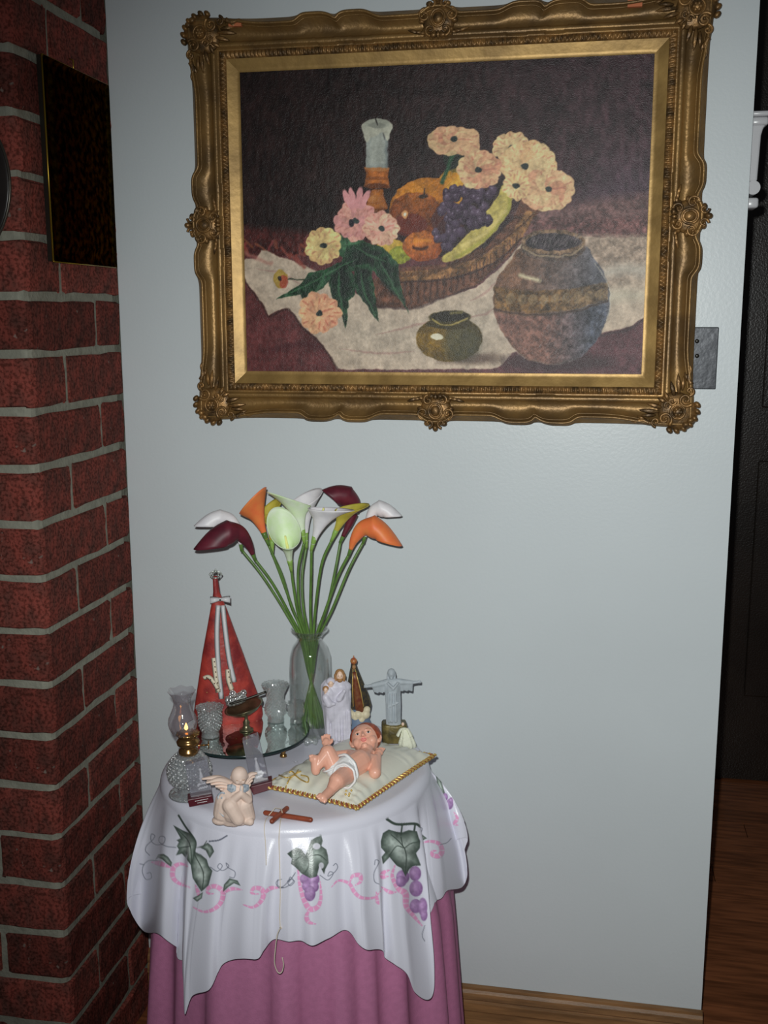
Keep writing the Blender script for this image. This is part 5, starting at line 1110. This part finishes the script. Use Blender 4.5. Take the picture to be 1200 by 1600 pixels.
# hands with five fingers
def hand(wr, up, side, fwd, thumb_sg, rel=1.):
    up = up/np.linalg.norm(up); side = side/np.linalg.norm(side); fwd = fwd/np.linalg.norm(fwd); pal = wr+up*.006
    b.capsule(wr, .0050, pal+up*.002, .0056); b.capsule(pal-side*.003, .0040, pal+side*.003, .0040)
    for k in range(4):
        l = (.0105, .0118, .0112, .0088)[k]*rel; o_ = side*(-.0048+.0032*k)*thumb_sg; r0 = pal+up*.0035+o_; m_ = r0+up*l*.55+o_*.12+fwd*.0006; t_ = m_+up*l*.45+fwd*.0022+o_*.1; b.capsule(r0, .0021, m_, .0019); b.capsule(m_, .0019, t_, .0015)
    r0 = pal-side*.0045*thumb_sg-up*.002; m_ = r0-side*.0042*thumb_sg+up*.0035+fwd*.001; t_ = m_-side*.001*thumb_sg+up*.0045+fwd*.001; b.capsule(r0, .0026, m_, .0021); b.capsule(m_, .0021, t_, .0017)
hand(g['rwr'], bz(508, 1140, .078)-g['rwr'], S.r, S.n, -1)
hand(g['lwr'], bz(598, 1160, .055)-g['lwr'], S.r, S.n, 1, .9)
# head: skull, cheeks, chin, nose, brows, ears
hd_up = bz(560, 1132, .068)-bz(566, 1178, .036); hd_up /= np.linalg.norm(hd_up); hf = (CAM-g['head'])/np.linalg.norm(CAM-g['head'])+UP*.12-S.r*.14; hf -= hd_up*(hf @ hd_up); hf /= np.linalg.norm(hf); hr = np.cross(hf, hd_up)*-1.; hr = hr if hr @ S.r > 0 else -hr
HC_ = g['head']; HA = np.array([hr, hf, hd_up]); Hp = lambda x, f, u: HC_+hr*x+hf*f+hd_up*u
b.ball(Hp(0, -.002, .003), (.0222, .0225, .0235), 28, 18, ax=HA); b.ball(Hp(0, .006, -.011), (.0165, .014, .0125), 20, 14, ax=HA)
for sg in (-1, 1):
    b.ball(Hp(sg*.0105, .0105, -.0085), (.0085, .0075, .008), 16, 12, ax=HA); b.tube(crom([Hp(sg*.0205, .001, .004), Hp(sg*.0240, -.001, .001), Hp(sg*.0225, .000, -.006), Hp(sg*.0195, .002, -.008)], 5), .0022, 8); b.ball(Hp(sg*.0205, 0, -.002), (.002, .004, .006), 10, 8, ax=HA)
b.ball(Hp(0, .0195, -.0195), (.0052, .004, .0038), 12, 8, ax=HA); b.ball(Hp(0, .0222, -.0035), (.0030, .0036, .0026), 12, 10, ax=HA); b.capsule(Hp(0, .0195, .003), .0018, Hp(0, .0222, -.002), .0022)
for sg in (-1, 1): b.capsule(Hp(sg*.005, .0195, .0062), .0016, Hp(sg*.0125, .0165, .0055), .0014); b.ball(Hp(sg*.0024, .0205, -.0042), .0017, 8, 6)
body = b.remesh('body', MT['skin'], by, .00085, 3)
for sg in (-1, 1):
    e = Hp(sg*.0085, .0187, .0015); b = MB(); b.ball(e, (.0030, .0016, .0018), 14, 10, ax=HA); ew = b.build('eye_white', MT['diaper'], by)
    MB().ball(e+((CAM-e)/np.linalg.norm(CAM-e)*.6+hf*.4)*.0012, (.0017, .0010, .0017), 12, 8, ax=HA).build('iris', MT['black'], ew)
    MB().tube(crom([e+hr*-.0035+hf*.0002, e+hd_up*.0020+hf*.0012, e+hr*.0035+hf*-.0002], 6), .00042, 6).build('eyelid_line', MT['brownhair'], ew)
    MB().tube(crom([e+hr*-.004+hd_up*.0062-hf*.0002, e+hd_up*.0072+hf*.0008, e+hr*.004+hd_up*.0058-hf*.001], 6), .0004, 6).build('eyebrow', MT['brownhair'], by)
b = MB(); b.tube(crom([Hp(-.0044, .0205, -.0108), Hp(-.0018, .0226, -.0094), Hp(0, .0224, -.0102), Hp(.0018, .0226, -.0094), Hp(.0044, .0205, -.0108)], 6), np.interp(np.linspace(0, 1, 25), [0, .3, .5, .7, 1], [.0005, .0011, .0010, .0011, .0005]), 8)
b.tube(crom([Hp(-.0038, .0208, -.0118), Hp(0, .0222, -.0137), Hp(.0038, .0208, -.0118)], 6), np.interp(np.linspace(0, 1, 13), [0, .5, 1], [.0005, .0013, .0005]), 8); b.build('lips', MT['lip'], by)
b = MB(); r9 = np.random.default_rng(11)
b.ball(Hp(.0015, -.0050, .0065), (.0242, .0222, .0236), 28, 18, ax=HA)
for i in range(90):
    th = r9.uniform(-2.6, 2.6); st = r9.uniform(.2, .95); 
    def sk(a, l): return Hp(.0238*math.sin(a)*math.sin(l), -.004+.0232*math.cos(a)*math.sin(l)*(.86), .004+.0240*math.cos(l))
    l0, l1 = .15, (.95 if abs(th) < 1. else 1.75); P = [sk(th+.18*math.sin(j*1.1+i)*st*.5, l0+(l1-l0)*j/6) for j in range(7)]; b.tube(P, np.linspace(.0022, .0010, 7), 6)
b.build('hair', MT['babyhair'], by)
# loincloth: wraps over the hips
b = MB()
b.capsule(g['hip']*.9+g['belly']*.1, .0196, g['belly']*.35+g['hip']*.65, .0196); b.capsule(g['hip'], .0182, g['rhip']*.75+g['hip']*.25, .0160); b.capsule(g['hip'], .0182, g['lhip']*.8+g['hip']*.2, .0166); b.ball(g['hip']-UP*.008+S.n*.004, .0150, 14, 10)
lcn = b.remesh('loincloth', MT['diaper'], by, .0009, 4)
dH = g['rhip']*.5+g['rkn']*.5-g['rhip']; 
def ringaround(c, axis, r, rr, m, nm):
    axis = axis/np.linalg.norm(axis); a = np.cross(axis, UP); a /= np.linalg.norm(a); c2_ = np.cross(axis, a); MB().tube([c+(a*math.cos(t)+c2_*math.sin(t))*r*(1+.03*math.sin(7*t)) for t in np.arange(40)/40*2*PI], rr, 8, closed=True).build(nm, m, lcn)
ringaround(g['belly']*.5+g['hip']*.5+UP*.0005, g['chest']-g['hip'], .0216, .0021, MT['diaper'], 'waist_roll'); ringaround(g['belly']*.62+g['hip']*.38+UP*.0005, g['chest']-g['hip'], .0212, .0014, MT['silver'], 'silver_trim')
ringaround(g['lhip']*.82+g['lkn']*.18, g['lkn']-g['lhip'], .0176, .0017, MT['diaper'], 'leg_roll'); ringaround(g['rhip']*.86+g['rkn']*.14, g['rkn']-g['rhip'], .0168, .0017, MT['diaper'], 'leg_roll')

# ---- two crossed wooden sticks and their cord
c1, c2_ = onz(415, 1270, T0+.004), onz(485, 1281, T0+.004); 
wc = thing('wooden_cross', (c1+c2_)/2, 'small red brown wooden cross lying at the front edge of the table', 'cross')
MB().capsule(c1, .0037, c2_, .0037, 12).build('long_bar', MT['redwood'], wc)
d1, d2 = onz(425, 1283, T0+.0095), onz(448, 1263, T0+.0095); MB().capsule(d1, .0036, d2, .0036, 12).build('short_bar', MT['redwood'], wc)
def oncl(x, y, off=.0022):
    return cyl(x, y, .2)  # replaced below
from mathutils.bvhtree import BVHTree
bv = BVHTree.FromPolygons([tuple(v.co) for v in cl.data.vertices], [tuple(p.vertices) for p in cl.data.polygons])
def oncl(x, y, off=.0018):
    d = Vector(ray(x, y)).normalized(); h, n_, i_, dist = bv.ray_cast(Vector(CAM), d); 
    if h is None: return cyl(x, y, .272)
    return np.array(h-d*off)
def hang(P): return [oncl(x, y) for x, y in P]
cp1 = crom([(419, 1276), (415, 1282), (413, 1295), (415, 1320), (416, 1352)], 8)
b = MB(); b.tube(hang(cp1), .0006, 6); b.tube(hang(crom([(438, 1266), (441, 1272), (438, 1285), (436, 1310), (437, 1350), (438, 1395), (437, 1430), (438, 1449)], 10)), .0007, 6)
b.tube([onz(420, 1274, T0+.0085), onz(430, 1262, T0+.012), onz(440, 1264, T0+.0135), onz(441, 1270, T0+.0125)], .0006, 6)
lp = [cyl(x, y, .279) for x, y in crom([(438, 1449), (433, 1462), (430, 1485), (429, 1505), (434, 1519), (440, 1519), (443, 1508), (441, 1496)], 8)]; lp[0] = oncl(438, 1449)
b.tube(lp, .0007, 6); b.ball(oncl(438.5, 1450), .0019, 8, 6); b.build('cord', MT['cord'], wc)

# ---- holy family figurine
S = Spot(531, 1163, T0); rs = 1/S.S; C = lambda x, y, d=0.: S.P(x, y, d)
hf_ = thing('holy_family_figurine', S.P0, 'white porcelain family figurine, tall bearded man holding woman and child, beside the glass vase', 'figurine')
b = MB(); loft(b, S, [(1163, 530, 21, .62), (1158, 530, 22, .62), (1140, 528, 20, .6), (1110, 526, 21, .58), (1085, 525, 23, .56), (1070, 524, 22, .55), (1062, 523, 15, .5)], 30, ripple=.05, nr=8)
b.capsule(C(535, 1075), 11*rs, C(541, 1130), 9*rs); b.capsule(C(532, 1068), 9*rs, C(541, 1073), 8*rs); b.capsule(C(541, 1075), 7*rs, C(530, 1092, .014), 5*rs); b.capsule(C(530, 1092, .014), 4.5*rs, C(538, 1080, .018), 3*rs)
b.capsule(C(515, 1082, .008), 9*rs, C(518, 1120, .006), 9*rs); b.capsule(C(514, 1080, .01), 7*rs, C(510, 1098, .014), 6*rs); b.capsule(C(509, 1090, .016), 6*rs, C(514, 1100, .018), 6*rs); b.capsule(C(512, 1101, .019), 3.5*rs, C(522, 1100, .019), 3*rs)
for x in (512, 520, 529, 538, 545): b.capsule(C(x, 1112, .009), 3*rs, C(x+1, 1156, .014), 3.4*rs)
b.remesh('robes', MT['bisque'], hf_, .0010, 2)
for nm, x, y, d, r in (('man', 531, 1055, .004, 7.2), ('woman', 517, 1068, .009, 5.6), ('child', 509, 1078, .014, 4.6)):
    hc = C(x, y, d); hd = MB().ball(hc, (r*.82*rs, r*rs*.9, r*1.12*rs), 18, 14, ax=frame_at(S)); hd.ball(hc+S.n*r*.9*rs-UP*.1*r*rs, r*.17*rs, 8, 6); hd.capsule(hc-UP*r*rs, r*.5*rs, hc-UP*r*1.7*rs, r*.55*rs)
    ho = hd.build('head', MT['flesh'], hf_)
    hb = MB(); hb.ball(hc-S.n*r*.28*rs+UP*r*.22*rs, (r*1.08*rs, r*rs, r*1.08*rs), 18, 14, ax=frame_at(S))
    if nm == 'man':
        for sg in (-1, 1): hb.capsule(hc+S.r*sg*r*.9*rs, r*.38*rs, hc+S.r*sg*r*.85*rs-UP*r*1.1*rs, r*.35*rs)
        hb.ball(hc+S.n*r*.45*rs-UP*r*.95*rs, (r*.62*rs, r*.5*rs, r*.55*rs), 12, 10, ax=frame_at(S))
    hb.build('hair', MT['brownhair'], ho)
    if nm == 'woman': MB().ball(hc-S.n*r*.5*rs+UP*r*.35*rs, (r*1.32*rs, r*1.15*rs, r*1.25*rs), 18, 14, ax=frame_at(S)).build('veil', MT['bisque'], ho)
    fb = MB(); [fb.ball(hc+S.n*r*.84*rs+S.r*sg*r*.32*rs+UP*r*.12*rs, r*.09*rs, 6, 5) for sg in (-1, 1)]; fb.build('eyes', MT['black'], ho)

# ---- dark mantled madonna statue
S = Spot(560, 1143, T0); rs = 1/S.S; C = lambda x, y, d=0.: S.P(x, y, d)
mn = thing('madonna_statue', S.P0, 'small madonna statue in dark gold flecked mantle and red crown on blue base', 'figurine')
MB().lathe([(.3*rs, 0), (20*rs, 0), (20*rs, .006), (19*rs, .007), (.3*rs, .007)], S.P0, 32).build('foot_plate', MT['navy'], mn, auto=40)
b = MB(); loft(b, S, [(1135, 560, 20, .8), (1132, 561, 20.5, .8), (1124, 560, 18, .8), (1118, 559, 16, .8), (1110, 560, 16, .75), (1106, 560, 14, .7)], 28); b.build('base', MT['bluebase'], mn)
b = MB()
for x, y, r in ((549, 1116, 7), (556, 1121, 6.5), (564, 1124, 7), (571, 1116, 7.5), (573, 1109, 6), (545, 1111, 6), (560, 1116, 8)): b.ball(C(x, y, .008), r*rs, 12, 10)
b.remesh('cloud', MT['creamcloud'], mn, .0012, 2)
b = MB(); loft(b, S, [(1108, 561, 18, .7), (1100, 560, 20, .7), (1085, 558.5, 17.5, .7), (1068, 556, 12.5, .7), (1052, 554, 8, .8), (1042, 553, 5, 1), (1037, 552.5, 4, 1)], 32, d=-.004, ripple=.05, nr=6); b.build('mantle', MT['navy'], mn)
b = MB(); loft(b, S, [(1114, 563, 7, .6), (1100, 561, 7.5, .6), (1080, 557.5, 5.5, .6), (1062, 555, 3.8, .6), (1050, 553.5, 2.8, .7)], 16, d=.008); b.build('tunic', MT['redtunic'], mn)
b = MB()
for sg, w_ in ((-1, 1), (1, 1)):
    b.tube([C(553+sg*1.5, 1045, .006), C(555+sg*4, 1062, .0115), C(557.5+sg*6.5, 1082, .014), C(560+sg*8, 1104, .0155)], .0009, 6)
b.build('gold_edging', MT['goldtrim'], mn)
MB().ball(C(553, 1042, .004), (3*rs, 3*rs, 3.8*rs), 12, 10, ax=frame_at(S)).build('face', MT['brownhair'], mn)
b = MB(); b.lathe([(3.6*rs, 0), (5.2*rs, .003), (5.4*rs, .006), (3.8*rs, .009), (1.5*rs, .0105), (.8*rs, .012), (1.2*rs, .0135), (.2*rs, .0145)], C(552.7, 1037), 20); b.build('crown', mat('red_crown', (128, 50, 36), .35, c2=(150, 110, 60), vscale=160), mn)

# ---- grey statue with outstretched arms on a rock pedestal
S = Spot(616, 1159, T0); rs = 1/S.S; C = lambda x, y, d=0.: S.P(x, y, d)
st = thing('outstretched_statue', S.P0, 'grey robed statue with outstretched arms standing on a dark bronze block', 'statue')
y_top = 1130; q = [(-20, 16), (20, 16), (20, -16), (-20, -16)]
zt = C(616, 1131)[2]; R = []
for z, k in ((T0, .98), (T0+.002, 1.), (zt-.003, 1.04), (zt, .98)):
    ring = []
    for i in range(24):
        a = i/24*2*PI; c_, s_ = math.cos(a), math.sin(a); m_ = max(abs(c_), abs(s_)); rr_ = k*rs*(1+.03*rng.normal()); ring.append(np.array([S.P0[0], S.P0[1], z])-S.n*.006+S.r*c_/m_**.8*19*rr_+S.n*s_/m_**.8*14*rr_)
    R.append(ring)
MB().rings(R).build('pedestal', MT['goldstone'], st)
b = MB(); loft(b, S, [(1133, 615, 11.5, .6), (1120, 614.5, 11.5, .6), (1100, 614.5, 11.8, .6), (1080, 613.5, 12, .6), (1070, 613.5, 13.5, .58), (1063, 613, 12, .5), (1060, 613, 7, .5)], 24, ripple=.05, nr=7)
b.capsule(C(604, 1066), 5.2*rs, C(583, 1071), 4*rs); b.capsule(C(583, 1071), 3*rs, C(572, 1072.5), 2.2*rs); b.capsule(C(622, 1065), 5.2*rs, C(643, 1066.5), 3.6*rs); b.capsule(C(643, 1066.5), 2.8*rs, C(655, 1065.5), 2*rs)
for x0, x1, ya, yb in ((584, 604, 1072, 1080), (623, 642, 1068, 1077)):
    for i in range(9): x = x0+(x1-x0)*i/8; b.capsule(C(x, ya-1), 3.4*rs, C(x+1, yb+(i % 3)*.8), 1.9*rs)
for i in range(4): b.capsule(C(654+i*.4, 1063.8+i*1.1), 1*rs, C(657.5, 1063.4+i*1.2), .8*rs); b.capsule(C(573, 1071+i*1.1), 1*rs, C(569, 1071+i*1.1), .8*rs)
b.capsule(C(654, 1066), 1*rs, C(655.5, 1062.5), .8*rs); b.capsule(C(573, 1071), 1*rs, C(572, 1069.5), .8*rs)
b.capsule(C(606, 1068, .009), 2*rs, C(615, 1076, .011), 2*rs); b.capsule(C(622, 1067, .009), 2*rs, C(614, 1077, .011), 2*rs); b.capsule(C(606, 1105, .008), 1.6*rs, C(622, 1098, .009), 1.6*rs)
for x in (607, 612, 618): b.capsule(C(x, 1084, .0085), 1.4*rs, C(x+.5, 1128, .0085), 1.7*rs)
b.remesh('robe', MT['greystone'], st, .0009, 2)
b = MB(); hc = C(611.5, 1053); b.ball(hc, (5.2*rs, 5.5*rs, 7*rs), 18, 14, ax=frame_at(S)); b.ball(hc-S.n*.001+UP*.002, (6.2*rs, 5.6*rs, 6.8*rs), 18, 14, ax=frame_at(S))
for sg in (-1, 1): b.capsule(hc+S.r*sg*5*rs-S.n*.001, 2*rs, hc+S.r*sg*5.2*rs-UP*9*rs-S.n*.001, 2*rs)
b.ball(hc+S.n*5.4*rs, 1.1*rs, 8, 6); b.ball(hc+S.n*3*rs-UP*6*rs, 2.6*rs, 10, 8); b.capsule(hc-UP*6*rs, 3.6*rs, hc-UP*11*rs, 4.4*rs); b.remesh('head', MT['greystone'], st, .0007, 2)

# ---- small white lace figure before the pedestal
S = Spot(636, 1166, T0); rs = 1/S.S; C = lambda x, y, d=0.: S.P(x, y, d)
lg = thing('lace_angel', S.P0, 'tiny white lace angel standing in front of the bronze block pedestal', 'figurine')
b = MB(); loft(b, S, [(1167, 637, 13, .6), (1160, 636, 12.5, .6), (1150, 635, 9, .6), (1142, 633, 5, .6), (1137, 631.5, 2.6, .8)], 28, ripple=.12, nr=7); b.build('lace_skirt', MT['whitelace'], lg)
b = MB()
for sg, x, y in ((-1, 621, 1150), (1, 643, 1151)):
    P = crom([C(631.5, 1139), C((631.5+x)/2, 1140, .002), C(x, y, .003)], 6); b.tube(P, np.linspace(2*rs, 4.2*rs, len(P)), 10, flat=.6)
b.build('lace_wings', MT['whitelace'], lg)
MB().ball(C(629.5, 1131.5), (2.4*rs, 2.4*rs, 3*rs), 12, 10).build('head', MT['flesh'], lg)
for o in COL.objects:
    k = o.name.split('.')[0]
    if k == 'calla_lily' and not o.parent: o['group'] = 'artificial calla lilies in the glass vase'
    if k == 'etched_block' and not o.parent: o['group'] = 'etched acrylic blocks on the table'
